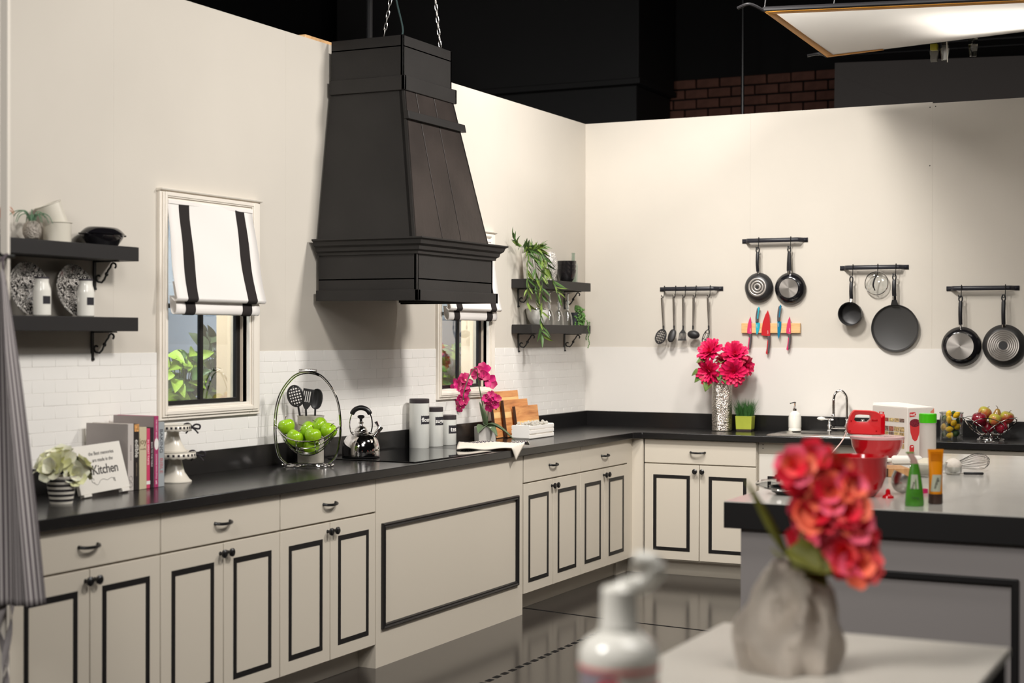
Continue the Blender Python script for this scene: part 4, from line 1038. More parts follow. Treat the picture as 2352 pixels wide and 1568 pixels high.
t, _ = stick('spatula', 'black slotted turner leaning in the grey crock', (0.105, -3.572, CT + .0125), (0.100, -3.590, CT + .262), None)
hm = head_mx(t, (0.100, -3.590, CT + .260)) @ Matrix.Rotation(.16, 4, 'Y')
tb = MB().prism([(-.008, 0), (.008, 0), (.024, .028), (.024, .034), (-.024, .034), (-.024, .028)], 'y', -.0018, .0018)
for k in range(6): x = -.024 + .0096 * k; tb.box(x - .0026, -.0015, .030, x + .0026, .0015, .088)
tb.box(-.0266, -.0018, .086, .0266, .0018, .098)
obj('blade', tb, nyl, t, bevel=.001).matrix_local = hm
t, _ = stick('serving_spoon', 'plain black serving spoon standing in the grey crock', (0.118, -3.550, CT + .0125), (0.118, -3.535, CT + .262), None)
hm = head_mx(t, (0.118, -3.535, CT + .258)) @ Matrix.Rotation(.12, 4, 'Y')
obj('bowl', spoon_bowl(MB(), .098, .029, -.012), nyl, t, solid=.003).matrix_local = hm

# kettle
k_ = thing('tea_kettle', 'polished steel whistling kettle with black handle', 'kettle', (0.185, -3.225, 0.9208), rz=YAW)
KS = M['chrome']
obj('body', MB().lathe([(.004, .006), (.084, .006), (.0935, .010), (.0945, .030), (.093, .055), (.086, .083), (.071, .105), (.050, .119), (.034, .124), (.031, .128), (.034, .131), (.034, .134), (.004, .134)], 48), KS, k_)
obj('base', MB().lathe([(.004, 0), (.088, 0), (.0945, .002), (.0945, .0075), (.086, .0085)], 48), M['blacksat'], k_)
lid = obj('lid', MB().lathe([(.032, .134), (.030, .142), (.022, .152), (.010, .158), (.008, .166), (.013, .170), (.013, .176), (.006, .180)], 32), KS, k_)
obj('knob', MB().lathe([(.006, .176), (.007, .192), (.017, .198), (.0185, .206), (.012, .211), (.002, .212)], 24), M['blacksat'], lid)
hp = [(-.048, 0, .118), (-.056, 0, .150), (-.055, 0, .185), (-.046, 0, .215), (-.030, 0, .238), (0, 0, .248), (.030, 0, .238), (.046, 0, .215), (.055, 0, .185), (.056, 0, .150), (.048, 0, .118)]
P = spline(hp, 5)
for o_ in (-.008, .008): obj('handle_wire', MB().tube([p + Vector((0, o_, 0)) for p in P], .0026, 7), KS, k_)
obj('handle_grip', MB().tube(P[15:36], [.010] + [.0125] * 19 + [.010], 12), M['blacksat'], k_)
for s_ in (-1, 1): obj('handle_lug', MB().box(.044 * s_ - .007, -.013, .108, .044 * s_ + .007, .013, .128), KS, k_, bevel=.003)
sp = obj('spout', MB().tube([(.060, .02, .095), (.078, .026, .122), (.090, .030, .142)], [.017, .0135, .012], 14), KS, k_)
obj('whistle', MB().tube([(.088, .0295, .139), (.096, .032, .152)], [.0145, .0145], 12).tube([(.085, .028, .150), (.072, .024, .178)], [.005, .0085], 8), KS, sp)

# canisters
dk_lid = mat('canister_lid', (58, 52, 54), .4); can_m = mat('canister_white', (214, 214, 208), .22, coat=.25)
def canister(label, loc, R_, h_, word, zl, sz):
    t = thing('canister', label, 'canister', loc, group='three white canisters of falling height')
    obj('body', MB().lathe([(.004, 0), (R_ - .002, 0), (R_, .003), (R_, h_ - .026), (R_ - .002, h_ - .025)], 40), can_m, t)
    obj('lid', MB().lathe([(R_ - .001, h_ - .025), (R_ - .0005, h_ - .024), (R_ - .0005, h_ - .002), (R_ - .003, h_), (.004, h_)], 40), dk_lid, t)
    hw = .034 / R_
    def fn(u, v): a = (u - .5) * 2 * hw; e = .0012 * sin(u * 40) ; return ((R_ + .0004) * cos(a), (R_ + .0004) * sin(a), zl - .023 + .046 * v + (e if v > .5 else -e))
    lb = obj('label', MB().grid(fn, 24, 2), lab_m, t); lb.rotation_euler = (0, 0, radians(-14))
    text('label_word', word, sz, mat('chalk', (232, 230, 226), .8), t, Matrix.Rotation(radians(-14), 4, 'Z') @ Matrix.Translation((0, 0, zl)), bend=R_ + .0008, bold=.0006)
canister('tallest white canister labelled flour', (0.085, -2.462, CT), .0550, .270, 'flour', .155, .033)
canister('middle-height white canister labelled sugar', (0.090, -2.312, CT), .0550, .218, 'sugar', .142, .031)
canister('shortest white canister labelled tea', (0.094, -2.165, CT), .0550, .167, 'tea', .088, .038)

# orchid
t = thing('potted_orchid', 'magenta orchid in a faceted pale grey pot', 'orchid', (0.150, -1.800, CT))
obj('pot', MB().lathe([(.004, 0), (.062, 0), (.064, .084), (.058, .084), (.056, .02), (.004, .02)], 6, a0=radians(22)), mat('grey_pot', (208, 203, 196), .5), t, smooth=0)
orl = mat('orchid_leaf', (84, 100, 72), .4, var=(14, .2))
for d, ln, wd, z, dr in (((.2, -1, .05), .15, .030, .085, .25), ((1, .25, .3), .15, .032, .088, .9), ((-.1, 1, .35), .15, .030, .086, .8), ((-.25, -.55, 1.5), .15, .026, .085, -.1), ((.9, -.5, .15), .12, .028, .086, .6)):
    o = obj('leaf', leaf_mesh(ln, wd, droop=dr, fold=.4, nu=10), orl, t, solid=.002); o.matrix_local = basis((0, 0, z), d, Vector((0, 0, 1)).cross(Vector(d)))
EY = Vector((cos(YAW), sin(YAW), 0))    # across the pot, facing the room
st = [(0, 0, .085), (-.005, -.012, .18), (-.018, -.035, .30), (-.02, -.06, .38), (0, -.11, .425), (.01, -.18, .415), (.01, -.235, .365), (.005, -.27, .30), (0, -.275, .25)]
SP = spline(st, 6)
obj('stem', MB().tube(SP, .0028, 6), mat('orchid_stem', (62, 84, 48), .5), t)
obj('stem', MB().tube(spline([(.01, .01, .085), (.012, .012, .15), (.02, .02, .21), (.03, .04, .27)], 6), .0024, 6), mat('orchid_stem', (62, 84, 48), .5), t)
mg = [mat('orchid_petal', (178, 8, 88), .5, sheen=.3, var=(30, .18)), mat('orchid_petal_pale', (200, 24, 110), .5, var=(30, .15))]
oc = mat('orchid_heart', (236, 196, 160), .5)
def P3(dx, z): return Vector((0.01, 0, 0)) + EY * dx + Vector((0, 0, z))
FW = Vector((sin(YAW), -cos(YAW), 0))
fl_ = [(-.015, .405, .066, (.1, 0, .3)), (-.050, .395, .060, (-.4, 0, .2)), (.005, .360, .068, (.3, 0, .05)), (-.012, .375, .05, (0, .0, .4)),
       (-.150, .330, .058, (.2, 0, .0)), (-.125, .355, .055, (.5, 0, .5)), (-.175, .325, .055, (-.9, 0, .0)), (-.135, .290, .052, (.4, 0, -.2)), (-.185, .265, .052, (-.5, 0, -.1)), (-.16, .275, .045, (0, 0, 0)), (-.150, .235, .050, (.2, 0, -.3)), (-.175, .205, .042, (-.4, 0, -.4)), (-.135, .235, .042, (.7, 0, .1)), (-.152, .195, .035, (.1, 0, -.6))]
for k, (dx, z, s_, n_) in enumerate(fl_):
    bloom(t, 'flower', P3(dx, z) + FW * RND.uniform(0, .02), FW + EY * n_[0] + Vector((0, 0, n_[2])), s_ * .78, [mg[0], mg[0], mg[1]], [(2, .12, 1.05), (3, .22, .92)], 60 + k, pet=('orch', 1, .48, .22, .2, .45), core=oc)
for k in range(10):
    a = k * 2.4; r = .012 + .004 * k
    bloom(t, 'flower', P3(.030 + r * .7 * cos(a), .235 + r * 1.0 * sin(a)) + FW * .015, FW + EY * cos(a) * .6 + Vector((0, 0, sin(a) * .6)), .026, [mg[1], mg[0]], [(5, .35, 1)], 90 + k, pet=('orch', 1, .48, .22, .2, .45), core=oc)
for p in (P3(-.17, .178), P3(.055, .19)): obj('bud', MB().ball(tuple(p), .006, .006, .010, 8, 6), orl, t)

# cutting boards
acacia = wood_mat('acacia', [(0.25, (150, 92, 50)), (0.45, (196, 132, 78)), (0.6, (214, 154, 96)), (0.8, (170, 104, 58))], (6, 1, 9), 4.0)
acacia_l = wood_mat('acacia_light', [(0.3, (226, 178, 112)), (0.7, (240, 200, 138))], (6, 1, 9), 4.0)
edge_shade_m = mat('shaded_wood_edge', (58, 36, 24), .6)
def cut_board(label, x, y0, y1, h_, light, lean=.135):
    t = thing('cutting_board', label, 'board', (x, (y0 + y1) / 2, CT + .0025), group='three cutting boards in a rising row', rot=(0, -lean, 0))
    hw = (y1 - y0) / 2; z0 = 0
    for z1, lt in light:
        obj('strip', MB().box(-.009, -hw, z0, .009, hw, z1 * h_), acacia_l if lt else acacia, t, bevel=.001); z0 = z1 * h_
    obj('shaded_edge', MB().box(-.0092, -hw - .006, 0, .0092, -hw, h_), edge_shade_m, t, bevel=.001)  # shadow on the board's near side edge, painted as a dark strip
cut_board('tallest acacia cutting board at the back of the row', .108, -1.585, -1.225, .278, ((.30, 0), (.42, 0), (.55, 1), (.78, 0), (.86, 1), (1, 0)))
cut_board('middle acacia cutting board of the three', .140, -1.500, -1.170, .225, ((.35, 0), (.52, 0), (.68, 1), (1, 0)))
cut_board('shortest acacia cutting board in front beside the crate', .172, -1.415, -1.100, .185, ((.3, 0), (.5, 1), (.75, 0), (1, 0)))

# slatted crate with glass stones
t = thing('slatted_crate', 'small white slatted crate filled with clear glass gems', 'crate', (0.262, -1.385, CT))
cw = mat('crate_white', (236, 232, 226), .6)
hx_, hy_ = .058, .165
for y in (-hy_, hy_): obj('end_board', MB().box(-hx_, y - .006, .006, hx_, y + .006, .082), cw, t, bevel=.002)
for s_ in (-1, 1):
    for z in (.004, .032, .058): obj('slat', MB().box(s_ * hx_ - .003, -hy_ - .006, z, s_ * hx_ + .003, hy_ + .006, z + .020), cw, t, bevel=.001)
obj('floor_slat', MB().box(-hx_ + .003, -hy_, .0, hx_ - .003, hy_, .005), cw, t)
gm = MB(); rn = random.Random(2)
for k in range(150): gm.ball((rn.uniform(-.046, .046), rn.uniform(-.14, .14), rn.uniform(.062, .094)), rn.uniform(.006, .011), n=6, m=4)
g_ = tag(obj('glass_gems', gm, mat('gem_glass', (216, 212, 202), .12, spec=.8, metal=.35), loc=(0.262, -1.385, CT), smooth=0), 'heap of clear glass gems in the white slatted crate', 'gems', kind='stuff')

# dish towel draped over the worktop edge
tw_m = mat('towel_cloth', (226, 217, 204), .9, spec=.1); nt, N, L = nodes_of(tw_m); b = N['Principled BSDF']
uv = N.new('ShaderNodeUVMap'); sp_ = N.new('ShaderNodeSeparateXYZ'); L.new(uv.outputs[0], sp_.inputs[0])
def mth(op, a, b_=None, c=None):
    n = N.new('ShaderNodeMath'); n.operation = op
    for i, x in enumerate((a, b_, c)):
        if x is None: continue
        if isinstance(x, (int, float)): n.inputs[i].default_value = x
        else: L.new(x, n.inputs[i])
    return n.outputs[0]
U, Vv = sp_.outputs[0], sp_.outputs[1]
sn = mth('SINE', mth('MULTIPLY', U, 52.0)); 
w1 = mth('ABSOLUTE', mth('SUBTRACT', mth('SUBTRACT', Vv, 0.55), mth('MULTIPLY', sn, 0.11)))
w2 = mth('ABSOLUTE', mth('ADD', mth('SUBTRACT', Vv, 0.55), mth('MULTIPLY', sn, 0.11)))
w3 = mth('ABSOLUTE', mth('SUBTRACT', mth('SUBTRACT', Vv, 0.55), mth('MULTIPLY', mth('SINE', mth('MULTIPLY', U, 104.0)), 0.05)))
mask = mth('MAXIMUM', mth('LESS_THAN', w1, 0.045), mth('MAXIMUM', mth('LESS_THAN', w2, 0.045), mth('LESS_THAN', w3, 0.03)))
mx_ = N.new('ShaderNodeMix'); mx_.data_type = 'RGBA'; L.new(mask, mx_.inputs[0]); mx_.inputs[6].default_value = lin((226, 217, 204)) + (1,); mx_.inputs[7].default_value = lin((44, 36, 58)) + (1,)
L.new(mx_.outputs[2], b.inputs['Base Color'])
def towel(u, v):
    # u: from the wall end to the hanging end, v: near edge to far edge
    p = (Vector((.385, -2.585, 0)) * (1 - v) + Vector((.215, -2.215, 0)) * v) * (1 - u) + (Vector((.668, -2.36, 0)) * (1 - v) + Vector((.570, -2.080, 0)) * v) * u
    x, y = p.x, p.y + .006 * sin(u * 9)
    z = CT + .011 + .022 * sin(pi * min(1, v * 1.0)) ** .6 + .004 * sin(u * 11 + v * 5)
    edge = .618
    if x > edge:
        over = x - edge; z -= over * .9 + .018 * (1 - v) * min(1, over * 20); x = edge + over * .16
    return (x, y, z)
mb = MB().grid(towel, 34, 16)
o = obj('dish_towel', mb, tw_m, solid=.006)
uvl = o.data.uv_layers.new(name='UVMap')
for lp in o.data.loops:
    i, j = divmod(lp.vertex_index, 16); uvl.data[lp.index].uv = (i / 33, j / 15)
tag(o, 'folded cream dish towel with a dark braided border hanging over the worktop edge', 'towel')
# ================================================================== BACK WALL: RAILS, PANS, KNIVES
def rail(label, x0, x1, zc, hooks):
    t = thing('utensil_rail', label, 'rail', ((x0 + x1) / 2, 0, zc), group='black hanging rails on the back wall')
    w_ = (x1 - x0) / 2; S = -0.048
    pl = [(-w_, -.0035), (-w_ + .024, -.0035), (-w_ + .030, -.008), (-w_ + .046, S + .006), (-w_ + .056, S)]
    pl = pl + [(-x, y) for x, y in reversed(pl)]
    mb = MB().grid(lambda u, v: (pl[round(u * (len(pl) - 1))][0], pl[round(u * (len(pl) - 1))][1], -.014 + .028 * v), len(pl), 2)
    obj('bar', mb, mat('rail_black', (42, 42, 48), .4), t, solid=.004, smooth=50)
    h0 = None
    for hxx in hooks:
        pts = [(0, S + .006, .004), (0, S + .004, .017), (0, S - .004, .020), (0, S - .007, .012), (0, S - .007, -.030), (-.003, S - .006, -.050), (-.010, S - .004, -.060), (-.018, S - .003, -.052), (-.019, S - .003, -.040)]
        if h0 is None: h0 = obj('hook', MB().tube(spline(pts, 4), .0024, 6), M['iron'], t, loc=(hxx - (x0 + x1) / 2, 0, 0))
        else: share('hook', h0, t, (hxx - (x0 + x1) / 2, 0, 0))
    return t
rail('black rail with five kitchen utensils hanging from it', .554, 1.0, 1.847, (.603, .683, .753, .828, .927))
rail('black rail above the knife board holding two small pans', 1.131, 1.572, 2.157, (1.258, 1.472))
rail('black rail holding the saucepan, glass lid and large flat pan', 1.783, 2.219, 1.969, (1.878, 2.036, 2.150))
rail('black rail holding two pans above the fruit bowl', 2.452, 2.888, 1.830, (2.552, 2.813))

hdl = mat('handle_black', (30, 29, 32), .38)
def pan_thing(name, label, hole, cat='pan', lean=0.0, z0=-.016):
    """local: y up the wall, z out of the wall, origin at the hang hole"""
    return thing(name, label, cat, (hole[0], -0.046, hole[1]), rot=(pi / 2 + lean, 0, 0))
def handle(t, L_, w0=.012, w1=.015, zo=0.0, bow=.010, name='handle', m_=None):
    n = 14; pts = []
    mb = MB()
    ring_n = 18
    mb.tube([(w0 * .85 * cos(2 * pi * k / ring_n), -.010 + .019 * sin(2 * pi * k / ring_n), zo) for k in range(ring_n)], .0045, 7, True)
    P = [(0, -.024 - (L_ - .024) * k / n, zo + bow * sin(pi * k / n)) for k in range(n + 1)]
    rr = []
    for k, p in enumerate(P):
        ww_ = w0 + (w1 - w0) * k / n
        if k == 0: ww_ *= .8
        rr.append([(p[0] + ww_ * cos(a), p[1], p[2] + .008 * sin(a)) for a in [2 * pi * j / 12 for j in range(12)]])
    mb.rings(rr)
    return obj(name, mb, m_ or hdl, t)
def ring_steel(name):
    m = mat(name, (172, 166, 160), .3, metal=.75); nt, N, L = nodes_of(m); b = N['Principled BSDF']
    b.inputs['Anisotropic'].default_value = .8
    tg = N.new('ShaderNodeTangent'); tg.direction_type = 'RADIAL'; tg.axis = 'Z'; L.new(tg.outputs[0], b.inputs['Tangent'])
    return m
spun = ring_steel('spun_steel')
pan_out = mat('pan_enamel', (24, 23, 26), .16, coat=.3); pan_mt = mat('pan_matte', (46, 45, 45), .38); nonstick = mat('nonstick', (58, 57, 56), .45)
def fry_back(t, L_, R_, dep, rb, rings_, glossy=True):
    """pan hung with its underside to the room"""
    zw = -.030
    obj('body', MB().at((0, -L_, zw)).lathe([(R_ - .004, .002), (R_, 0), (R_ + .001, .003), (R_ * .97, dep * .35), (R_ * .80, dep * .82), (R_ * .66, dep), (.004, dep)], 48, cap0=False), pan_out if glossy else pan_mt, t, solid=.0025)
    if rings_:
        k = rings_
        pr = []
        r = rb
        d0 = obj('base_disc', MB().lathe([(rb, 0), (rb, .003), (.004, .003)], 48), pan_mt, t, loc=(0, -L_, zw + dep))
        for i in range(k):
            rr = rb * (.34 + .64 * i / max(1, k - 1)); w_ = rb * .36 / k
            obj('base_ring', MB().lathe([(rr - w_, .003), (rr - w_ * .6, .0046), (rr + w_ * .6, .0046), (rr + w_, .003)], 48, False, False), spun, d0)
    else:
        obj('base_disc', MB().lathe([(rb, 0), (rb - .001, .003), (.003, .0035)], 64), spun, t, loc=(0, -L_, zw + dep))
def ferrule(t, y0, y1, w0=.011, w1=.016, z0=0, z1=-.012):
    obj('ferrule', MB().rings([[(w_ * cos(a), y, z + .008 * sin(a)) for a in [2 * pi * j / 12 for j in range(12)]] for y, w_, z in ((y0, w0, z0), ((y0 + y1) / 2, (w0 + w1) / 2, (z0 + z1) / 2), (y1, w1, z1))]), M['chrome'], t)
t = pan_thing('frying_pan', 'small black pan with a bullseye of steel rings on its base', (1.250, 2.104))
handle(t, .150, .012, .010); ferrule(t, -.149, -.168, .008, .009); fry_back(t, .253, .094, .040, .056, 3, False)
t = pan_thing('frying_pan', 'small glossy black pan with a plain steel disc above the knife board', (1.461, 2.104))
handle(t, .148, .011, .017, bow=.004); ferrule(t, -.147, -.172, .016, .016); fry_back(t, .261, .101, .040, .063, 0)
t = pan_thing('saucepan', 'small black saucepan hung with its open mouth to the room', (1.867, 1.903))
handle(t, .135, .011, .012); ferrule(t, -.132, -.158, .012, .012, .002, .012)
sp_ = MB().at((0, -.228, -.030)).lathe([(.003, .0), (.060, .0), (.068, .006), (.073, .070), (.0755, .073), (.0745, .074), (.0705, .070), (.0655, .008), (.058, .003), (.003, .003)], 48)
obj('body', sp_, pan_mt, t)
t = pan_thing('glass_pot_cover', 'round glass lid with steel rim hanging on the rail', (2.024, 1.868), 'lid')
obj('pane', MB().at((0, 0, -.012)).lathe([(.072, 0), (.060, .008), (.035, .015), (.003, .018)], 40, False, True), M['glass'], t)
obj('rim', MB().tube([(.0735 * cos(2 * pi * k / 48), .0735 * sin(2 * pi * k / 48), -.012) for k in range(48)], .0035, 7, True), M['chrome'], t)
obj('handle', MB().tube(spline([(.006, .052, .008), (-.004, .028, .020), (-.010, .004, .026), (-.012, -.018, .024), (-.004, -.046, .010)], 5), [.004] * 5 + [.0055] * 12 + [.004] * 4, 8), hdl, t)
t = pan_thing('crepe_pan', 'largest pan, flat and dark with its cooking face to the room', (2.139, 1.914))
handle(t, .128, .012, .014); ferrule(t, -.126, -.152, .014, .015, 0, 0)
obj('neck', MB().hexa([(-.024, -.186, -.020), (.024, -.186, -.020), (.024, -.186, -.006), (-.024, -.186, -.006), (-.014, -.150, -.008), (.014, -.150, -.008), (.014, -.150, .006), (-.014, -.150, .006)]), pan_mt, t, bevel=.003)
obj('body', MB().at((0, -.330, -.038)).lathe([(.003, 0), (.130, 0), (.146, .008), (.1495, .022), (.1470, .022), (.1400, .010), (.1330, .006), (.003, .006)], 64), nonstick, t)
t = pan_thing('frying_pan', 'glossy black frying pan with a bright brushed steel base', (2.546, 1.775))
handle(t, .170, .0125, .012); ferrule(t, -.168, -.192, .007, .010); fry_back(t, .303, .119, .045, .083, 0)
t = pan_thing('frying_pan', 'black frying pan with many fine steel rings at the end of the row', (2.802, 1.778))
handle(t, .172, .0125, .012); ferrule(t, -.168, -.194, .010, .014); fry_back(t, .300, .127, .040, .092, 6, False)

# hanging utensils
st_g = mat('utensil_steel', (150, 142, 134), .32, metal=1.0)
def utensil(name, label, x, tilt, L_=.205, rot_y=0.0):
    """local z up, origin at the hole; y toward the wall"""
    t = thing(name, label, 'utensil', (x, -0.0505, 1.802), rot=(0, tilt, 0), group=None)
    mb = MB()
    mb.tube([(.0055 * cos(2 * pi * k / 12), 0, -.004 + .009 * sin(2 * pi * k / 12)) for k in range(12)], .0017, 6, True)
    n = 8; rr = []
    for k in range(n + 1):
        z = -.012 - (L_ - .012) * k / n; w_ = .0085 - .003 * k / n
        rr.append([(w_ * cos(a), .0028 * sin(a), z) for a in [2 * pi * j / 10 for j in range(10)]])
    mb.rings(rr)
    obj('handle', mb, st_g, t)
    obj('neck', MB().tube([(0, 0, -L_ + .004), (0, 0, -L_ - .012), (0, -.002, -L_ - .024)], [.0062, .006, .0055], 10), nyl, t)
    return t, Matrix.Translation((0, -.002, -L_ - .022))
FL = Matrix.Rotation(pi, 4, 'Y')
t, m_ = utensil('skimmer', 'hanging black skimmer with a slotted oval head at the corner end of the rail', .585, -.055)
obj('head', slotted(MB(), .105, .038, .012, 6, 6), nyl, t).matrix_local = m_ @ Matrix.Rotation(.30, 4, 'Y') @ Matrix.Rotation(-.35, 4, 'X') @ FL
t, m_ = utensil('serving_spoon', 'hanging solid black spoon between the skimmer and the turner', .668, -.02)
obj('bowl', spoon_bowl(MB(), .090, .026, .010), nyl, t, solid=.003).matrix_local = m_ @ Matrix.Rotation(.24, 4, 'Y') @ Matrix.Rotation(-.3, 4, 'X') @ FL
t, m_ = utensil('slotted_turner', 'hanging black slotted turner in the middle of the rail', .737, 0)
tb = MB().prism([(-.007, 0), (.007, 0), (.020, .020), (.024, .026), (-.024, .026), (-.020, .020)], 'y', -.002, .002)
for k in range(6): x = -.0225 + .009 * k; tb.box(x - .0028, -.0015, .024, x + .0028, .0015, .070)
tb.hexa([(-.027, -.002, .066), (.027, -.002, .066), (.027, .002, .066), (-.027, .002, .066), (-.030, -.002, .076), (.030, -.002, .076), (.030, .002, .076), (-.030, .002, .076)])
obj('blade', tb, nyl, t, bevel=.0008).matrix_local = m_ @ Matrix.Rotation(-.25, 4, 'X') @ FL
t, m_ = utensil('soup_ladle', 'hanging black soup ladle with a round bowl', .811, .02)
obj('bowl', MB().ball((0, 0, 0), .043, .026, .029, 20, 12), nyl, t).matrix_local = m_ @ Matrix.Translation((.010, -.012, -.034)) @ Matrix.Rotation(.12, 4, 'Y')
t, m_ = utensil('slotted_spoon', 'hanging slotted spoon seen edge on beside the pink flowers', .910, -.03)
obj('bowl', slotted(MB(), .095, .026, .012, 3, 2), nyl, t).matrix_local = m_ @ Matrix.Rotation(.45, 4, 'Y') @ Matrix.Rotation(1.1, 4, 'Z') @ FL

# knife board
pine = wood_mat('pale_oak', [(0.3, (214, 168, 112)), (0.7, (236, 196, 142))], (1.5, 8, 14), 5.0)
tag(obj('knife_board', MB().box(1.132, -0.0225, 1.552, 1.528, -0.0035, 1.617), pine, bevel=.002), 'pale wooden magnetic board holding five coloured knives', 'knife rack')
grip_m = mat('knife_grip', (82, 74, 78), .6)
def knife(label, x, ztip, zbol, zend, wb, rgb, serr=1):
    """ztip above zbol for tip-up knives; mirrored when the handle is on top"""
    up_ = 1 if ztip > zbol else -1
    t = thing('kitchen_knife', label, 'knife', (x, -0.0260, zbol), rot=(0, 0 if up_ > 0 else pi, 0))
    m_ = mat('blade_%d_%d_%d' % rgb, rgb, .35)
    Lb = abs(ztip - zbol); Lh = abs(zend - zbol)
    o = [(-wb * .62, .004), (-wb * .62, Lb * .22), (-wb * .46, Lb * .55), (-wb * .18, Lb * .82), (wb * .12, Lb), (wb * .30, Lb * .8), (wb * .38, Lb * .45), (wb * .38, 0), (-.2 * wb, 0)]
    obj('blade', MB().prism(o, 'y', -.0012, .0012), m_, t, smooth=0)
    hw = .0085
    hc = [(0.004 + (wb * .38 - .012), 0), (0.004 + (wb * .38 - .012), -Lh * .35), (0.000 + (wb * .38 - .012), -Lh * .7), (-.006 + (wb * .38 - .012), -Lh)]
    cs = spline([(a, 0, b_) for a, b_ in hc], 4)
    lft = [(p.x - hw * .95, p.z) for p in cs]; rgt = [(p.x + hw, p.z) for p in cs]
    obj('grip', MB().prism(lft + list(reversed(rgt)), 'y', -.007, .007), grip_m, t, bevel=.002)
    ins = [(p.x - hw * 1.05, p.z) for p in cs[3:]] ; inr = [(p.x - hw * (.35 if k < 7 else -.1 * (k - 6)), p.z) for k, p in enumerate(cs[3:])]
    obj('grip_inlay', MB().prism(ins + [(cs[-1].x - .001, cs[-1].z - .008)] + list(reversed(inr)), 'y', -.0078, .0072), m_, t, smooth=0)
    text('blade_print', 'TASTY', .0085, mat('print_white', (232, 226, 222), .5), t, basis((wb * .14, -.0014, .024), (0, 0, 1), (-1, 0, 0)))
    return t
knife('slim pink knife at the flower end of the knife board', 1.192, 1.660, 1.548, 1.447, .030, (212, 52, 104))
knife('cyan knife hung with its handle upward', 1.243, 1.540, 1.622, 1.716, .028, (40, 168, 188))
knife('large red chef knife in the middle of the board', 1.307, 1.702, 1.534, 1.420, .058, (190, 36, 42))
knife('deep blue knife hung with its handle upward', 1.388, 1.512, 1.630, 1.728, .026, (0, 116, 150))
knife('slim pink knife at the pan end of the knife board', 1.456, 1.660, 1.548, 1.447, .030, (208, 52, 100))

# ================================================================== THINGS ON THE BACK WORKTOP
# hammered silver vase with dahlias
ham = mat('hammered_silver', (196, 188, 178), .22, metal=1.0); nt, N, L = nodes_of(ham)
tc = N.new('ShaderNodeTexCoord'); vo = N.new('ShaderNodeTexVoronoi'); vo.inputs['Scale'].default_value = 150; L.new(tc.outputs['Object'], vo.inputs['Vector'])
bp = N.new('ShaderNodeBump'); bp.inputs['Strength'].default_value = .75; bp.inputs['Distance'].default_value = .006; L.new(vo.outputs['Distance'], bp.inputs['Height']); L.new(bp.outputs[0], N['Principled BSDF'].inputs['Normal'])
t = thing('silver_vase', 'tall hammered silver cylinder vase on the back worktop', 'vase', (1.062, -0.205, CT))
obj('body', MB().lathe([(.004, 0), (.062, 0), (.0655, .004), (.0655, .316), (.064, .320), (.061, .316), (.060, .02), (.004, .02)], 48), ham, t)
t = thing('dahlia_bouquet', 'bunch of hot pink silk dahlias in the tall silver vase', 'flowers', (1.062, -0.205, CT))
pk = [mat('dahlia_pink', (222, 18, 88), .55, var=(40, .2)), mat('dahlia_deep', (206, 10, 72), .55, var=(40, .2))]
gl_ = mat('dahlia_leaf', (96, 120, 58), .55, var=(20, .3))
def BP(px, pz, dy=0.0): return Vector((px - 1.062, dy, pz - CT))
for k, (x, z, dy, n_) in enumerate(((.990, 1.430, -.03, (-.3, -1, .55)), (1.148, 1.412, .00, (.4, -.9, .5)), (.996, 1.300, -.055, (-.35, -1, -.15)), (1.156, 1.296, -.05, (.3, -1, -.1)), (1.07, 1.37, .05, (0, -.5, 1)), (1.205, 1.34, .05, (1, -.2, .1)), (.945, 1.35, .03, (-1, -.3, .2)))):
    bloom(t, 'dahlia', BP(x, z, dy), n_, .088 if k < 4 else .070, [pk[0], pk[0], pk[1]], [(14, .02, 1.0), (14, .32, .95), (13, .62, .82), (9, .95, .6), (6, 1.25, .4)], 120 + k, pet=('dah', 1, .19, .22, .15, .6), core=pk[1])
    obj('stem', MB().tube(spline([(0, 0, .10), (BP(x, z, dy).x * .4, dy * .4, .30), tuple(BP(x, z, dy))], 4), .0035, 6), gl_, t)
for p, d, s_ in (((.955, 1.275), (-1, -.4, -.5), .075), ((1.00, 1.25), (-.3, -.8, -.9), .085), ((1.07, 1.30), (.1, -1, -.5), .075), ((1.075, 1.36), (.25, -1, .3), .065), ((1.09, 1.27), (.6, -.8, -.6), .065), ((.96, 1.37), (-.6, -1, .1), .06), ((.93, 1.30), (-1, 0, -.2), .07)):
    q = BP(p[0], p[1], -.05); o = obj('leaf', leaf_mesh(s_, s_ * .36, droop=.35, fold=.35), gl_, t, solid=.0015); o.matrix_local = basis(q, d, Vector((.2, -.7, .7)).cross(Vector(d)))

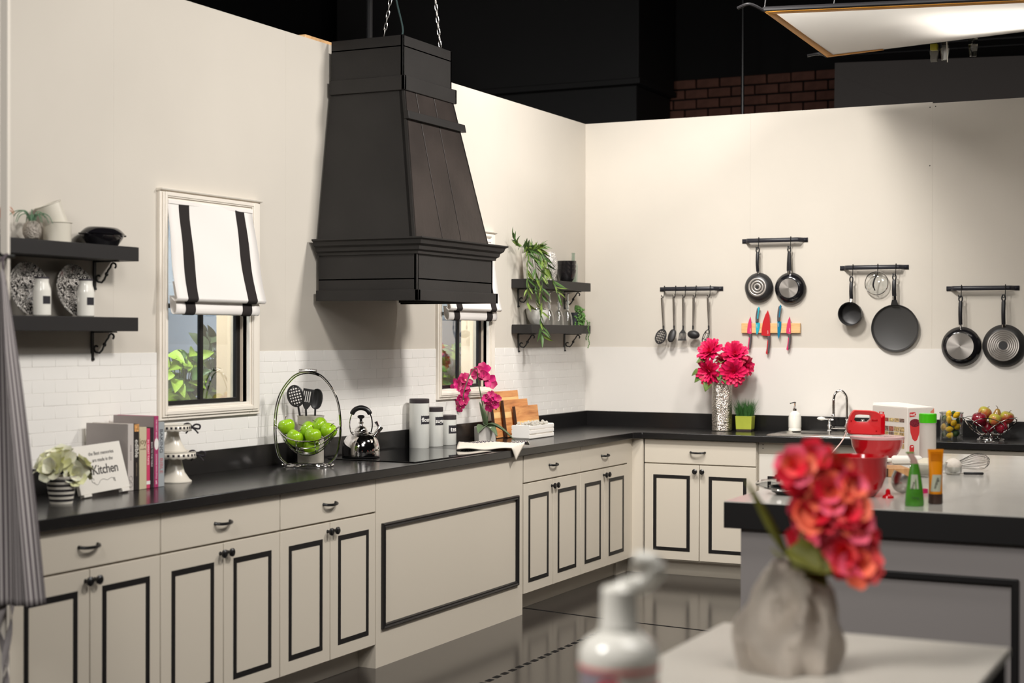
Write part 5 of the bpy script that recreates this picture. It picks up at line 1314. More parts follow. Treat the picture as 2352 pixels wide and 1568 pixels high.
# grass pot
t = thing('grass_pot', 'square lime green pot of fine artificial grass', 'plant', (1.198, -0.140, CT), rz=.10)
lime = mat('lime_glaze', (164, 172, 62), .4, var=(14, .08))
pr = [(.046, .0), (.048, .012), (.056, .094), (.056, .100), (.050, .100), (.047, .085)]
obj('pot', MB().rings([[(r, -r, z), (r, r, z), (-r, r, z), (-r, -r, z)] for r, z in [(.050, .012), (.054, .092), (.055, .098), (.050, .098), (.049, .085)]]), lime, t, bevel=.003, smooth=0)
obj('pot_foot', MB().rings([[(r, -r, z), (r, r, z), (-r, r, z), (-r, -r, z)] for r, z in [(.046, 0), (.0505, .012)]]), mat('dark_clay', (74, 62, 58), .7), t, smooth=0)
gb_ = MB(); rn = random.Random(8)
for k in range(420):
    x, y = rn.uniform(-.045, .045), rn.uniform(-.045, .045); h_ = rn.uniform(.06, .13); ox, oy = x * rn.uniform(.2, 1.3), y * rn.uniform(.2, 1.3); w_ = .0014
    a = rn.uniform(0, pi); wx, wy = w_ * cos(a), w_ * sin(a)
    i = [gb_.v(q) for q in ((x - wx, y - wy, .088), (x + wx, y + wy, .088), (x + ox * .45 + wx * .8, y + oy * .45 + wy * .8, .088 + h_ * .6), (x + ox * .45 - wx * .8, y + oy * .45 - wy * .8, .088 + h_ * .6), (x + ox, y + oy, .088 + h_))]
    gb_.f((i[0], i[1], i[2], i[3])); gb_.f((i[3], i[2], i[4]))
stuff(obj('grass_blades', gb_, mat('grass_green', (58, 104, 48), .6, var=(60, .3)), t, smooth=0))

# sink
t = thing('kitchen_sink', 'stainless steel drop-in sink set in the back worktop', 'sink', (1.80, -0.305, CT))
rim = MB().rings([[(sx * .335, -.245, z) if False else p for p in [(-a, -b_, z), (a, -b_, z), (a, b_, z), (-a, b_, z)]] for a, b_, z in ((.335, .247, .0), (.335, .247, .006), (.328, .240, .010), (.300, .200, .010), (.294, .194, .014), (.286, .186, .010), (.270, .170, .0015))], True, False, False)
obj('rim', rim, M['steel'], t, bevel=.004, smooth=40)
obj('basin', MB().box(-.275, -.175, .0003, .275, .175, .0018), M['steel'], t)
# soap dispenser
t = thing('soap_dispenser', 'white ceramic soap dispenser standing on the sink rim', 'dispenser', (1.527, -0.135, CT + .0105))
obj('body', MB().lathe([(.004, 0), (.040, 0), (.041, .012), (.038, .016), (.041, .022), (.041, .085), (.0385, .092), (.039, .098), (.033, .112), (.018, .124), (.012, .128)], 36), M['white_gloss'], t)
obj('collar', MB().lathe([(.013, .127), (.014, .142), (.009, .146), (.006, .160)], 20), M['chrome'], t)
obj('pump', MB().tube([(0, 0, .150), (0, 0, .182)], .005, 10).tube([(.006, 0, .180), (-.006, -.01, .182), (-.022, -.03, .176)], .0045, 8).ball((0, 0, .182), .008, .008, .006, 10, 7), M['chrome'], t)
t = thing('kitchen_faucet', 'chrome bridge faucet with a high arched spout and one white lever', 'faucet', (1.851, -0.085, CT + .010))
obj('spout', MB().tube(spline([(0, 0, .0), (0, 0, .10), (0, 0, .19), (-.006, -.006, .232), (-.034, -.016, .262), (-.066, -.026, .246), (-.078, -.032, .205)], 8), .0085, 12), M['chrome'], t)
obj('spray_head', MB().tube([(-.078, -.032, .206 - .0075 * k) for k in range(14)] + [(-.080, -.033, .098)], [(.0105 if k % 2 else .0085) for k in range(14)] + [.017], 14), M['chrome'], t)
obj('bridge', MB().tube([(-.112, 0, .024), (0.10, 0, .024)], .007, 10), M['chrome'], t)
for x in (-.112, 0.0, .10): obj('post', MB().at((x, 0, 0)).lathe([(.019, 0), (.018, .006), (.011, .012), (.013, .030), (.016, .036), (.010, .044), (.008, .070), (.012, .076), (.009, .082)], 20), M['chrome'], t)
lv = obj('lever', MB().tube([(-.112, 0, .076), (-.132, -.006, .080), (-.142, -.01, .080)], .006, 10).tube([(-.112, 0, .076), (-.088, .004, .078)], [.006, .009], 8), M['chrome'], t)
obj('lever_grip', MB().tube([(-.140, -.010, .080), (-.160, -.016, .081), (-.178, -.022, .082), (-.186, -.024, .082)], [.008, .0125, .0085, .003], 14), M['white_gloss'], lv)

# jar of lemons and limes
t = thing('glass_jar', 'square-shouldered clear glass jar full of lemons and limes', 'jar', (2.555, -0.385, CT))
obj('body', MB().lathe([(.004, .001), (.066, 0), (.068, .004), (.068, .158), (.072, .163), (.071, .166), (.0665, .160), (.0655, .012), (.004, .012)], 40), M['glass'], t)
JL = t.location
lem = mat('lemon', (240, 190, 16), .4, bump=(120, .15)); lim = mat('lime', (52, 82, 34), .45, bump=(120, .15))
LEML = ['lemon resting highest in the jar above the rim', 'lemon pressed against the glass just under the highest one', 'lemon at the jar rim on the fruit bowl side', 'lemon at mid height on the fruit bowl side of the jar', 'lemon low in the jar on the carton side', 'lemon lying sideways in the middle front of the jar', 'lemon half behind another at the fruit bowl side of the jar', 'lowest lemon in the jar touching the front glass']
LIML = ['lime at the top of the jar between two lemons', 'lime under the rim on the carton side of the jar', 'lime under the rim on the fruit bowl side of the jar', 'lime deep in the upper middle of the jar', 'dark lime at the jar bottom on the fruit bowl side', 'dull lime at the jar bottom on the carton side', 'lime at the back of the jar near the bottom', 'lime at the back of the jar on the carton side', 'lime at the back of the jar on the fruit bowl side']
def fruit(name, label, group, m_, p, rx, rz, rot, proto):
    if proto is None:
        q = thing(name, label, name, p, group=group, rot=rot)
        obj('peel', MB().lathe([(.001, -rz * 1.12), (rx * .2, -rz * 1.0), (rx * .75, -rz * .66), (rx, 0), (rx * .75, rz * .66), (rx * .2, rz * 1.0), (.001, rz * 1.12)], 16), m_, q, subsurf=1)
        return q
    dup(proto, p, rot=rot, label=label); return proto
pl_ = None
for k, (x, y, z, r_) in enumerate(((-.012, -.022, .150, (0, .3, 0)), (-.008, -.034, .118, (.2, .1, 0)), (.034, -.020, .146, (0, .9, .3)), (.020, -.036, .098, (.5, .8, 0)), (-.042, -.024, .072, (.2, .2, 0)), (-.004, -.042, .062, (0, 1.45, .1)), (.040, -.022, .076, (.3, 1.0, 0)), (.000, -.038, .026, (0, 1.3, .2)))):
    pl_ = fruit('lemon', LEML[k], 'lemons in the glass jar', lem, (JL[0] + x, JL[1] + y, JL[2] + z + .004), .0195, .0225, r_, pl_)
pl_ = None
for k, (x, y, z, r_) in enumerate(((.012, .010, .150, (1, .3, 0)), (-.040, .006, .122, (.2, 1.0, 0)), (.042, .012, .112, (0, .9, .3)), (-.008, .020, .098, (.5, .8, 0)), (.030, -.030, .034, (.2, 1.2, 0)), (-.040, -.018, .028, (.8, .5, .1)), (.0, .022, .055, (.3, 1.0, 0)), (-.030, .028, .075, (0, 1.3, .2)), (.030, .030, .075, (1.3, .3, .2)))):
    pl_ = fruit('lime', LIML[k], 'limes in the glass jar', lim, (JL[0] + x, JL[1] + y, JL[2] + z + .004), .0200, .0235, r_, pl_)

# wire fruit bowl
t = thing('fruit_bowl', 'open chrome wire bowl of apples and a pear', 'bowl', (2.765, -0.285, CT), rz=YAW)
FB = t
def bw_pt(a, h_): # h 0..1
    r = .055 + (.160 - .055) * (h_ ** .55); return (r * cos(a), r * sin(a) * .95, .030 + .105 * h_)
for k in range(6):
    a0 = 2 * pi * k / 6
    P = [bw_pt(a0 + 2.3 * s_ , .02 + .98 * sin(pi * s_) ** .85) for s_ in [j / 28 for j in range(29)]]
    obj('bowl_wire', MB().tube(P, .0026, 7), M['chrome'], t)
for k in range(3):
    a0 = 2 * pi * k / 3 + .5
    obj('foot_wire', MB().tube(spline([(.020 * cos(a0), .02 * sin(a0), .036), (.06 * cos(a0 + .5), .06 * sin(a0 + .5), .020), (.082 * cos(a0 + 1.1), .082 * sin(a0 + 1.1), .005), (.06 * cos(a0 + 1.9), .06 * sin(a0 + 1.9), .012), (.02 * cos(a0 + 2.4), .02 * sin(a0 + 2.4), .036)], 6), .0024, 7), M['chrome'], t)
obj('foot_ring', MB().tube([(.080 * cos(2 * pi * k / 40), .080 * sin(2 * pi * k / 40), .004) for k in range(40)], .0026, 7, True), M['chrome'], t)
obj('bowl_ring', MB().tube([(.056 * cos(2 * pi * k / 30), .054 * sin(2 * pi * k / 30), .033) for k in range(30)], .0026, 7, True), M['chrome'], t)
def two_tone(name, a_, b_, ax):
    m = mat(name, a_, .3, coat=.2); nt, N, L = nodes_of(m)
    tc = N.new('ShaderNodeTexCoord'); gr = N.new('ShaderNodeTexNoise'); gr.inputs['Scale'].default_value = ax; gr.inputs['Detail'].default_value = 3; L.new(tc.outputs['Object'], gr.inputs[0])
    r = ramp(nt, [(.42, lin(a_) + (1,)), (.62, lin(b_) + (1,))], 'LINEAR'); L.new(gr.outputs['Fac'], r.inputs[0]); L.new(r.outputs[0], N['Principled BSDF'].inputs['Base Color']); return m
red_a = mat('red_apple_skin', (122, 14, 34), .22, coat=.3, var=(16, .25)); blush = two_tone('blush_skin', (172, 164, 60), (186, 88, 56), 12); blush2 = two_tone('blush_skin_green', (166, 166, 58), (160, 60, 50), 9); pear_m = two_tone('pear_skin', (150, 120, 50), (140, 78, 44), 14)
for name, lab, m_, p, R_, rot in (('red_apple', 'large dark red apple in the chrome wire bowl', red_a, (-.075, -.025, .122), .047, (.2, .1, 0)), ('yellow_apple', 'yellow apple with a red blush at the back of the wire bowl', blush, (-.022, .045, .158), .042, (.2, .5, 1)), ('yellow_apple', 'yellow apple low in the middle of the wire bowl', blush, (.012, -.045, .122), .040, (.3, .2, 2)), ('green_red_apple', 'green and red apple nearest the edge of the wire bowl', blush2, (.098, .0, .132), .043, (.2, .3, .4)), ('maroon_apple', 'maroon apple showing low between the bowl wires', red_a, (.055, -.03, .075), .040, (.5, .2, 0)), ('maroon_apple', 'maroon apple at the bottom of the wire bowl', red_a, (-.02, .0, .072), .038, (.2, .8, 0))):
    q = thing(name, lab, 'apple', local(FB, p), rot=rot); apple_parts(q, R_, m_)
q = thing('brown_pear', 'brownish pear standing in the wire bowl', 'pear', local(FB, (.052, .05, .128)), rot=(.1, .1, .5))
obj('flesh', MB().lathe([(.002, -.036), (.022, -.036), (.036, -.018), (.037, 0), (.029, .022), (.018, .040), (.014, .052), (.006, .058), (.001, .056)], 22), pear_m, q, subsurf=1)
obj('stem', MB().tube(spline([(0, 0, .054), (-.003, 0, .066), (-.014, 0, .074)], 4), .0017, 6), stem_m, q)
# ================================================================== ISLAND
IZ = 0.930
isl = thing('kitchen_island', 'big grey kitchen island with a white top and thick black edge', 'island', (3.12, -3.06, 0))
iw = mat('island_top', (206, 202, 194), .16, spec=.5, var=(2.2, .05))
gp = mat('island_paint', (150, 144, 142), .5)
def IX(x, y, z): return (x - 3.12, y + 3.06, z)
def ibox(mb, x0, y0, z0, x1, y1, z1): a, b_ = IX(x0, y0, z0), IX(x1, y1, z1); return mb.box(*a, *b_)
obj('top_panel', ibox(MB(), 2.485, -4.428, .926, 3.76, -1.70, .930), iw, isl, smooth=0)
obj('edge_band', ibox(MB(), 2.484, -4.430, .832, 3.761, -1.699, .9262), M['black'], isl, bevel=.002)
obj('body', ibox(MB(), 2.540, -4.400, 0.0, 3.70, -1.76, .832), gp, isl, smooth=0)
tr_ = MB().frame('y', -4.418 + 3.06, -4.400 + 3.06, 2.66 - 3.12, .10, 3.515 - 3.12, .715, .023)
obj('molding', tr_, M['black'], isl, bevel=.004)
obj('molding', MB().frame('x', 2.528 - 3.12, 2.541 - 3.12, -4.25 + 3.06, .10, -1.95 + 3.06, .715, .023), M['black'], isl, bevel=.004)

red = mat('red_plastic', (190, 6, 22), .18, coat=.3); redd = mat('red_deep', (168, 6, 18), .25)
def deep_bowl(R_, H_): return [(.004, 0), (R_ * .52, 0), (R_ * .60, .003), (R_ * .80, H_ * .22), (R_ * .93, H_ * .5), (R_ * .975, H_ * .96), (R_ + .002, H_), (R_ - .003, H_ + .0015), (R_ * .95, H_ * .96), (R_ * .90, H_ * .5), (R_ * .76, H_ * .22), (R_ * .55, .006), (.004, .006)]
tag(obj('mixing_bowl', MB().lathe(deep_bowl(.1135, .150), 56), red, loc=(2.874, -4.02, IZ + .0005)), 'large empty red mixing bowl nearest the island front edge', 'bowl')
b2 = thing('lidded_bowl', 'red bowl with a clear lid carrying the hand mixer', 'bowl', (2.575, -2.40, IZ + .0005))
obj('body', MB().lathe([(.004, 0), (.052, 0), (.060, .003), (.100, .040), (.118, .075), (.124, .112), (.126, .116), (.123, .116), (.115, .076), (.05, .006), (.004, .006)], 56), red, b2)
obj('lid', MB().lathe([(.126, .110), (.1285, .112), (.1285, .122), (.120, .125), (.112, .1235), (.004, .1235)], 56), mat('lid_clear', (232, 190, 190), .12, spec=.6, trans=.3), b2)
# hand mixer
hm_ = thing('hand_mixer', 'red electric hand mixer resting on the lidded bowl', 'mixer', (2.515, -2.40, IZ + .1255), rz=YAW - .12)
body = [(-.082, .012), (-.086, .030), (-.084, .052), (-.074, .088), (-.062, .112), (-.050, .122), (.020, .120), (.052, .116), (.076, .102), (.086, .080), (.090, .050), (.086, .004), (.030, .003), (-.070, .006)]
grip_hole = [(-.052, .074), (-.046, .098), (-.030, .101), (.020, .099), (.026, .094), (.026, .080), (.012, .066), (-.040, .066)]
mb = MB()
# side plates with a hand hole: stitch outline to hole by rings around the hole
def ray_out(poly, c, a):
    d = Vector((cos(a), sin(a))); best = None
    for p, q in zip(poly, poly[1:] + poly[:1]):
        p = Vector(p) - Vector(c); q = Vector(q) - Vector(c); e = q - p; den = d.x * e.y - d.y * e.x
        if abs(den) < 1e-12: continue
        s_ = (p.x * e.y - p.y * e.x) / den; u = (p.x * d.y - p.y * d.x) / den
        if s_ > 0 and -1e-6 <= u <= 1 + 1e-6 and (best is None or s_ < best): best = s_
    return (c[0] + d.x * best, c[1] + d.y * best)
hc = (-.012, .083); NA = 56
outer = [ray_out(body, hc, 2 * pi * k / NA) for k in range(NA)]; inner = [ray_out(grip_hole, hc, 2 * pi * k / NA) for k in range(NA)]
ringsM = [[(x, -.026, z) for x, z in inner], [(x, -.030, z) for x, z in [(i[0] + (o_[0] - i[0]) * .25, i[1] + (o_[1] - i[1]) * .25) for i, o_ in zip(inner, outer)]], [(x, -.030, z) for x, z in [(i[0] + (o_[0] - i[0]) * .9, i[1] + (o_[1] - i[1]) * .9) for i, o_ in zip(inner, outer)]], [(x, -.022, z) for x, z in outer], [(x, .022, z) for x, z in outer], [(x, .030, z) for x, z in [(i[0] + (o_[0] - i[0]) * .9, i[1] + (o_[1] - i[1]) * .9) for i, o_ in zip(inner, outer)]], [(x, .026, z) for x, z in inner], [(x, -.026, z) for x, z in inner]]
obj('body', MB().rings(ringsM, True, False, False), mat('mixer_red', (208, 40, 44), .35, coat=.15), hm_, smooth=45)
obj('nose', MB().rings([[(.070 + dx, -.0300 * s_, .006), (.070 + dx, .0300 * s_, .006), (.070 + dx, .0300 * s_, .092), (.070 + dx, .016 * s_, .104), (.070 + dx, -.016 * s_, .104), (.070 + dx, -.0300 * s_, .092)] for dx, s_ in ((0, 1.03), (.014, 1.0), (.024, .85))]), red, hm_, bevel=.004)
for z in (.03, .045, .06, .075): obj('vent_slot', MB().box(.0935, -.014, z, .0955, .014, z + .006), redd, hm_)
for x, z in ((-.066, .070), (-.072, .022), (.052, .022)): obj('screw', MB().at((x, -.0300, z), (pi / 2, 0, 0)).lathe([(.004, 0), (.004, .001)], 10), redd, hm_)
obj('switch', MB().box(.030, -.0315, .070, .058, -.0290, .080), redd, hm_, bevel=.001)
obj('cord', MB().tube(spline([(-.084, 0, .020), (-.11, -.02, -.03), (-.16, -.06, -.085), (-.20, -.16, -.121), (-.20, -.32, -.1215), (-.14, -.46, -.1215), (-.08, -.42, -.1215)], 8), .0032, 7), mat('cord_pale', (220, 190, 180), .5), hm_)
# appliance box
bx = thing('appliance_box', 'white appliance carton with food pictures and a red dessert cup', 'box', (2.640, -2.02, IZ + .0005), rz=radians(50))
card = mat('carton_white', (222, 214, 206), .5)
bw_, bl2, bh = .165, .285, .244     # local x along the short side, local y along the long side
obj('carton', MB().box(0, 0, 0, bw_, bl2, bh), card, bx, bevel=.002)
obj('flap', MB().hexa([(0, .004, bh + .0005), (bw_, .004, bh + .0005), (bw_, bl2, bh + .0005), (0, bl2, bh + .0005), (.006, .01, bh + .003), (bw_ - .006, .01, bh + .003), (bw_ - .006, bl2, bh + .016), (.006, bl2, bh + .016)]), card, bx, bevel=.001)
pr_r = mat('print_red', (204, 52, 54), .5); pr_w = mat('print_white', (232, 226, 222), .5)
# short face y=0 (toward the tube): logo, cup, mixer icon
MF = basis((0, -.0006, 0), (1, 0, 0), (0, 0, 1))
def flat(parent, name, poly, m_, mx, t=.0005): o = obj(name, MB().prism(poly, 'z', 0, t), m_, parent, smooth=0); o.matrix_local = mx; return o
lg = flat(bx, 'logo_patch', [(.012, .198), (.040, .200), (.050, .203), (.054, .212), (.050, .220), (.040, .222), (.012, .220)], pr_r, MF)
text('logo_word', 'dash', .014, pr_w, bx, MF @ Matrix.Translation((.027, .210, .0007)), bold=.0004)
obj('logo_ring', MB().tube([(.0465 + .0055 * cos(k * pi / 8), .0105 * 0 + .211 + .0065 * sin(k * pi / 8), .0007) for k in range(16)], .0011, 5, True), pr_w, bx).matrix_local = MF
flat(bx, 'cup_picture', [(.012, .168)] + [(.066 - .054 * (1 - k / 20), .168 + .0) for k in range(0)] + [(.018, .120), (.030, .088), (.045, .076), (.058, .082), (.070, .110), (.078, .160), (.078, .168)], pr_r, MF)
flat(bx, 'cup_filling', [(.045 + .033 * cos(2 * pi * k / 24), .168 + .020 * sin(2 * pi * k / 24)) for k in range(24)], mat('berry_print', (120, 30, 44), .5, var=(160, .6)), MF @ Matrix.Translation((0, 0, .0004)))
flat(bx, 'mixer_icon', [(.012, .022), (.012, .050), (.018, .058), (.034, .058), (.040, .050), (.040, .024), (.032, .020)], pr_r, MF)
flat(bx, 'mixer_icon_hole', [(.022, .046), (.022, .052), (.034, .052), (.034, .047)], pr_w, MF @ Matrix.Translation((0, 0, .0004)))
flat(bx, 'cup_icon', [(.128, .140), (.140, .144), (.160, .138), (.160, .110), (.136, .106)], pr_r, MF)
flat(bx, 'corner_print', [(.140, .222), (.164, .240), (.164, .198), (.150, .196)], mat('print_coral', (226, 140, 116), .5), MF)
# long face x=0 : logo and the recipe pictures
ML = basis((-.0006, 0, 0), (0, -1, 0), (0, 0, 1))
flat(bx, 'logo_patch', [(-.228, .204), (-.188, .204), (-.188, .216), (-.228, .216)], pr_r, ML)
text('logo_word', 'dash', .011, pr_w, bx, ML @ Matrix.Translation((-.210, .210, .0007)), bold=.0003)
ph = [mat('photo_%d' % i, c, .5, var=(85, .75)) for i, c in enumerate(((176, 150, 104), (150, 84, 66), (204, 176, 120), (120, 96, 84)))]
rn = random.Random(4)
for r in range(6):
    for c in range(4): flat(bx, 'recipe_photo', [(-.190 + .042 * c, .178 - .028 * r), (-.152 + .042 * c, .178 - .028 * r), (-.152 + .042 * c, .202 - .028 * r - .0), (-.190 + .042 * c, .202 - .028 * r)] if r else [(-.190 + .042 * c, .170), (-.152 + .042 * c, .170), (-.152 + .042 * c, .188), (-.190 + .042 * c, .188)], ph[rn.randrange(4)], ML) if r < 1 or r > 0 and .178 - .028 * r > 0 and r != 1 else None
# green-lidded shaker
t = thing('green_lid_canister', 'tall frosted canister with a bright green lid in front of the carton', 'canister', (2.802, -2.335, IZ + .0005))
obj('body', MB().lathe([(.004, 0), (.036, 0), (.039, .004), (.039, .195), (.037, .196)], 32), mat('frosted_plastic', (220, 212, 204), .35, spec=.4, trans=.25), t)
obj('lid', MB().lathe([(.040, .190), (.0415, .192), (.0415, .232), (.039, .2345), (.004, .2345)], 32), mat('lid_green', (70, 190, 20), .25, coat=.2), t)
# rolling pin (white) on the island
t = thing('rolling_pin', 'white rolling pin lying behind the glass bowl of flour', 'rolling pin', (2.735, -2.49, IZ + .0215), rot=(0, pi / 2, .42))
obj('roller', MB().lathe([(.004, -.072), (.014, -.070), (.021, -.060), (.021, .060), (.014, .070), (.004, .072)], 28), M['white_matte'], t)
for s_ in (-1, 1): obj('handle', MB().lathe([(.007, s_ * .068), (.009, s_ * .078), (.010, s_ * .098), (.006, s_ * .106), (.002, s_ * .107)], 18), M['white_matte'], t)
# flour bowl
t = thing('flour_bowl', 'clear glass bowl of flour behind the green and orange tubes', 'bowl', (2.955, -3.085, IZ + .0005))
obj('body', MB().lathe([(.004, 0), (.036, 0), (.042, .004), (.068, .034), (.078, .060), (.080, .062), (.076, .061), (.064, .036), (.038, .008), (.004, .008)], 40), M['glass'], t)
tag(obj('flour', MB().lathe([(.004, .0), (.036, 0), (.061, .028), (.069, .046), (.050, .058), (.025, .070), (.004, .066)], 32), mat('flour', (232, 222, 200), .95, bump=(40, .6)), loc=(2.955, -3.085, IZ + .0095)), 'mound of flour in the clear glass bowl', 'flour', kind='stuff')
# wooden block board
t = thing('wooden_block', 'thick small wooden chopping block behind the steel scoop', 'board', (2.793, -3.10, IZ + .0005), rz=.45)
obj('block', MB().box(-.066, -.085, 0, .066, .085, .038), wood_mat('block_wood', [(0.3, (176, 124, 76)), (0.7, (214, 164, 112))], (9, 2, 4), 5.0), t, bevel=.003)
obj('bark_edge', MB().box(-.066, -.0865, .001, -.028, -.0850, .037), mat('bark', (74, 48, 34), .8, var=(40, .3)), t)
# steel cup
t = thing('measuring_scoop', 'small steel bowl tipped on its side beside the red mixing bowl', 'scoop', (3.000, -3.90, IZ + .010), rot=(-.18, .42, 0)); t.scale = (1.3, 1.3, 1.2)
obj('bowl', MB().lathe([(.004, 0), (.014, .001), (.030, .016), (.036, .036), (.037, .058), (.035, .058), (.033, .036), (.028, .018), (.004, .004)], 32), M['steel'], t)
tag(obj('red_spatula', MB().at((0, 0, .0)).lathe([(.004, .0), (.022, 0), (.020, .008), (.010, .014), (.008, .03), (.003, .034)], 24), red, loc=(2.995, -4.045, IZ + .0005)), 'small red silicone stopper by the mixing bowl', 'stopper')
t = thing('pink_cutter', 'little bright pink heart cookie cutter lying on the island', 'cutter', (3.075, -3.80, IZ + .0005), rz=.3)
hp_ = [(.016 * sin(a) ** 3 * 1.2, (.013 * cos(a) - .005 * cos(2 * a) - .002 * cos(3 * a)) * 1.2, .008) for a in [2 * pi * k / 40 for k in range(40)]]
obj('wall', MB().rings([[(x * s_, y * s_, z) for x, y, _ in hp_] for s_, z in ((1, 0), (1, .016), (.86, .016), (.86, 0))], True, False, False), mat('hot_pink', (226, 26, 110), .35), t)
obj('back', MB().prism([(x * .9, y * .9) for x, y, _ in hp_], 'z', .006, .009), mat('hot_pink', (226, 26, 110), .35), t)
# squeeze tubes of icing
t = thing('icing_tube', 'green icing pouch with a clear twisted top at the island edge', 'tube', (3.140, -4.275, IZ + .0005), rz=.45)
gs = [(.031, .022, 0), (.032, .023, .01), (.029, .020, .05), (.024, .015, .09), (.018, .010, .125), (.013, .006, .150)]
obj('pouch', MB().rings([[(a * cos(q) * (1 + .06 * cos(4 * q)), b_ * sin(q) * (1 + .06 * cos(4 * q)), z) for q in [2 * pi * k / 28 for k in range(28)]] for a, b_, z in gs]), mat('icing_green', (70, 132, 40), .25, coat=.3, var=(30, .2)), t)
obj('neck', MB().rings([[(a * cos(q) - off, b_ * sin(q), z) for q in [2 * pi * k / 20 for k in range(20)]] for a, b_, z, off in ((.013, .0065, .150, 0), (.012, .006, .165, .004), (.012, .0045, .178, .012), (.013, .002, .190, .016))]), mat('clear_film', (210, 176, 166), .2, spec=.6, trans=.4), t)
obj('clip', MB().box(-.031, -.003, .186, -.002, .003, .192), mat('clip_green', (120, 150, 80), .4), t, bevel=.001)
obj('label', MB().rings([[(a * cos(q) * 1.03, b_ * sin(q) * 1.05, z) for q in [-2.3 + 1.1 * k / 8 for k in range(9)]] for a, b_, z in ((.0275, .0185, .062), (.0205, .0122, .112))], False, False, False), mat('pale_label', (176, 178, 158), .4), t)
text('label_word', 'lime', .016, mat('ink', (58, 54, 52), .7), t, basis((-.012, -.0245, .075), (.25, -.1, 1), (-1, -.45, 0)))
text('label_word', 'icing', .014, mat('dark_green_ink', (40, 70, 30), .6), t, basis((-.004, -.0262, .032), (1, -.2, 0), (0, .15, 1)))
t = thing('icing_tube', 'orange icing tube standing on its dark brown cap', 'tube', (3.192, -4.165, IZ + .0005), rz=.40)
os_ = [(.0245, .0200, .036), (.0240, .0195, .050), (.0240, .017, .090), (.0245, .013, .125), (.0265, .007, .165), (.0280, .0016, .188), (.0285, .0014, .196)]
obj('tube', MB().rings([[(a * cos(q), b_ * sin(q), z) for q in [2 * pi * k / 32 for k in range(32)]] for a, b_, z in os_]), mat('tube_orange', (226, 138, 12), .3, coat=.2), t)
obj('cap', MB().lathe([(.004, 0), (.0235, 0), (.0255, .004), (.0250, .036), (.004, .037)], 32), mat('brown_cap', (62, 42, 34), .35), t)
for z in (.185, .178, .171, .164, .157): obj('crimp', MB().box(-.020, -.0075 + (.188 - z) * -.12, z, .020, -.0058 + (.188 - z) * -.12, z + .002), mat('tube_amber', (200, 116, 8), .35), t)
obj('label', MB().rings([[(a * cos(q) * 1.02, b_ * sin(q) * 1.04, z) for q in [-2.5 + 1.5 * k / 8 + (z - .05) * 6 for k in range(9)]] for a, b_, z in ((.0242, .0198, .045), (.0240, .018, .075), (.0241, .0160, .105))], False, False, False), mat('pale_label', (176, 178, 158), .4), t)
text('label_word', 'orange', .015, mat('ink', (58, 54, 52), .7), t, basis((-.002, -.0205, .076), (.3, 0, 1), (-1, 0, .3)))
# sugar cup, whisk, knife
t = thing('sugar_cup', 'small glass cup heaped with white sugar next to the whisk', 'cup', (3.030, -2.935, IZ + .0005))
obj('body', MB().lathe([(.004, 0), (.026, 0), (.036, .012), (.040, .034), (.038, .034), (.033, .014), (.004, .006)], 32), M['glass'], t)
tag(obj('sugar', MB().ball((0, 0, 0), .0365, .0365, .032, 20, 12), mat('sugar', (234, 224, 212), .95, bump=(60, .4)), loc=(3.030, -2.935, IZ + .040)), 'rounded heap of white sugar in the small glass cup', 'sugar', kind='stuff')
t = thing('balloon_whisk', 'steel balloon whisk lying among the baking things', 'whisk', (2.960, -2.72, IZ + .012), rz=.32)
obj('handle', MB().tube([(-.16, 0, 0), (-.08, 0, .002), (0, 0, .006)], [.010, .0095, .007], 12), M['steel'], t)
for k in range(9):
    a = pi * k / 9; L_ = .19 - .004 * (k % 3)
    P = spline([(0, 0, .008), (.06, .018 * cos(a), .014 + .018 * sin(a)), (.125, .040 * cos(a), .026 + .038 * sin(a)), (.170, .034 * cos(a), .030 + .030 * sin(a)), (L_, 0, .032), (.170, -.034 * cos(a), .030 - .030 * sin(a)), (.125, -.040 * cos(a), .026 - .034 * sin(a)), (.06, -.018 * cos(a), .012 - .016 * sin(a)), (0, 0, .006)], 5)
    obj('wire', MB().tube(P, .0012, 5), M['chrome'], t)
t = thing('paring_knife', 'dark-handled paring knife lying beside the sugar cup', 'knife', (3.070, -2.915, IZ + .006), rz=.30)
obj('handle', MB().box(0, -.008, -.005, .085, .008, .006), hdl, t, bevel=.004)
obj('blade', MB().prism([(-.09, 0), (0, -.008), (0, .008), (-.02, .008)], 'z', -.001, .001), M['steel'], t, smooth=0)
# black pan with glass lid behind the coral flowers
t = thing('black_skillet', 'low black skillet with a tilted glass lid at the island corner', 'pan', (2.640, -4.075, IZ + .0005))
obj('body', MB().lathe([(.004, 0), (.062, 0), (.080, .010), (.088, .030), (.090, .031), (.084, .030), (.074, .010), (.004, .005)], 40), pan_out, t)
q = thing('glass_pot_cover', 'steel-rimmed glass lid leaning on the black skillet', 'lid', (2.590, -4.105, IZ + .034), rot=(.10, .12, 0))
obj('pane', MB().lathe([(.080, 0), (.06, .010), (.03, .016), (.004, .017)], 36, False, True), M['glass'], q)
obj('rim', MB().tube([(.082 * cos(2 * pi * k / 40), .082 * sin(2 * pi * k / 40), 0) for k in range(40)], .0035, 7, True), M['chrome'], q)
obj('knob', MB().lathe([(.006, .016), (.008, .028), (.016, .032), (.014, .040), (.002, .042)], 18), hdl, q)

# ================================================================== NEAR TABLE
TZ = 0.90
t = thing('side_table', 'white-topped black side table nearest the viewer', 'table', (3.50, -7.35, 0))
obj('tabletop', MB().box(-.305, -.79, .880, .305, .79, .900), mat('table_white', (200, 194, 184), .3, var=(2, .04)), t, bevel=.003)
obj('body', MB().box(-.295, -.78, 0.0, .297, .785, .880), M['black'], t, bevel=.003)
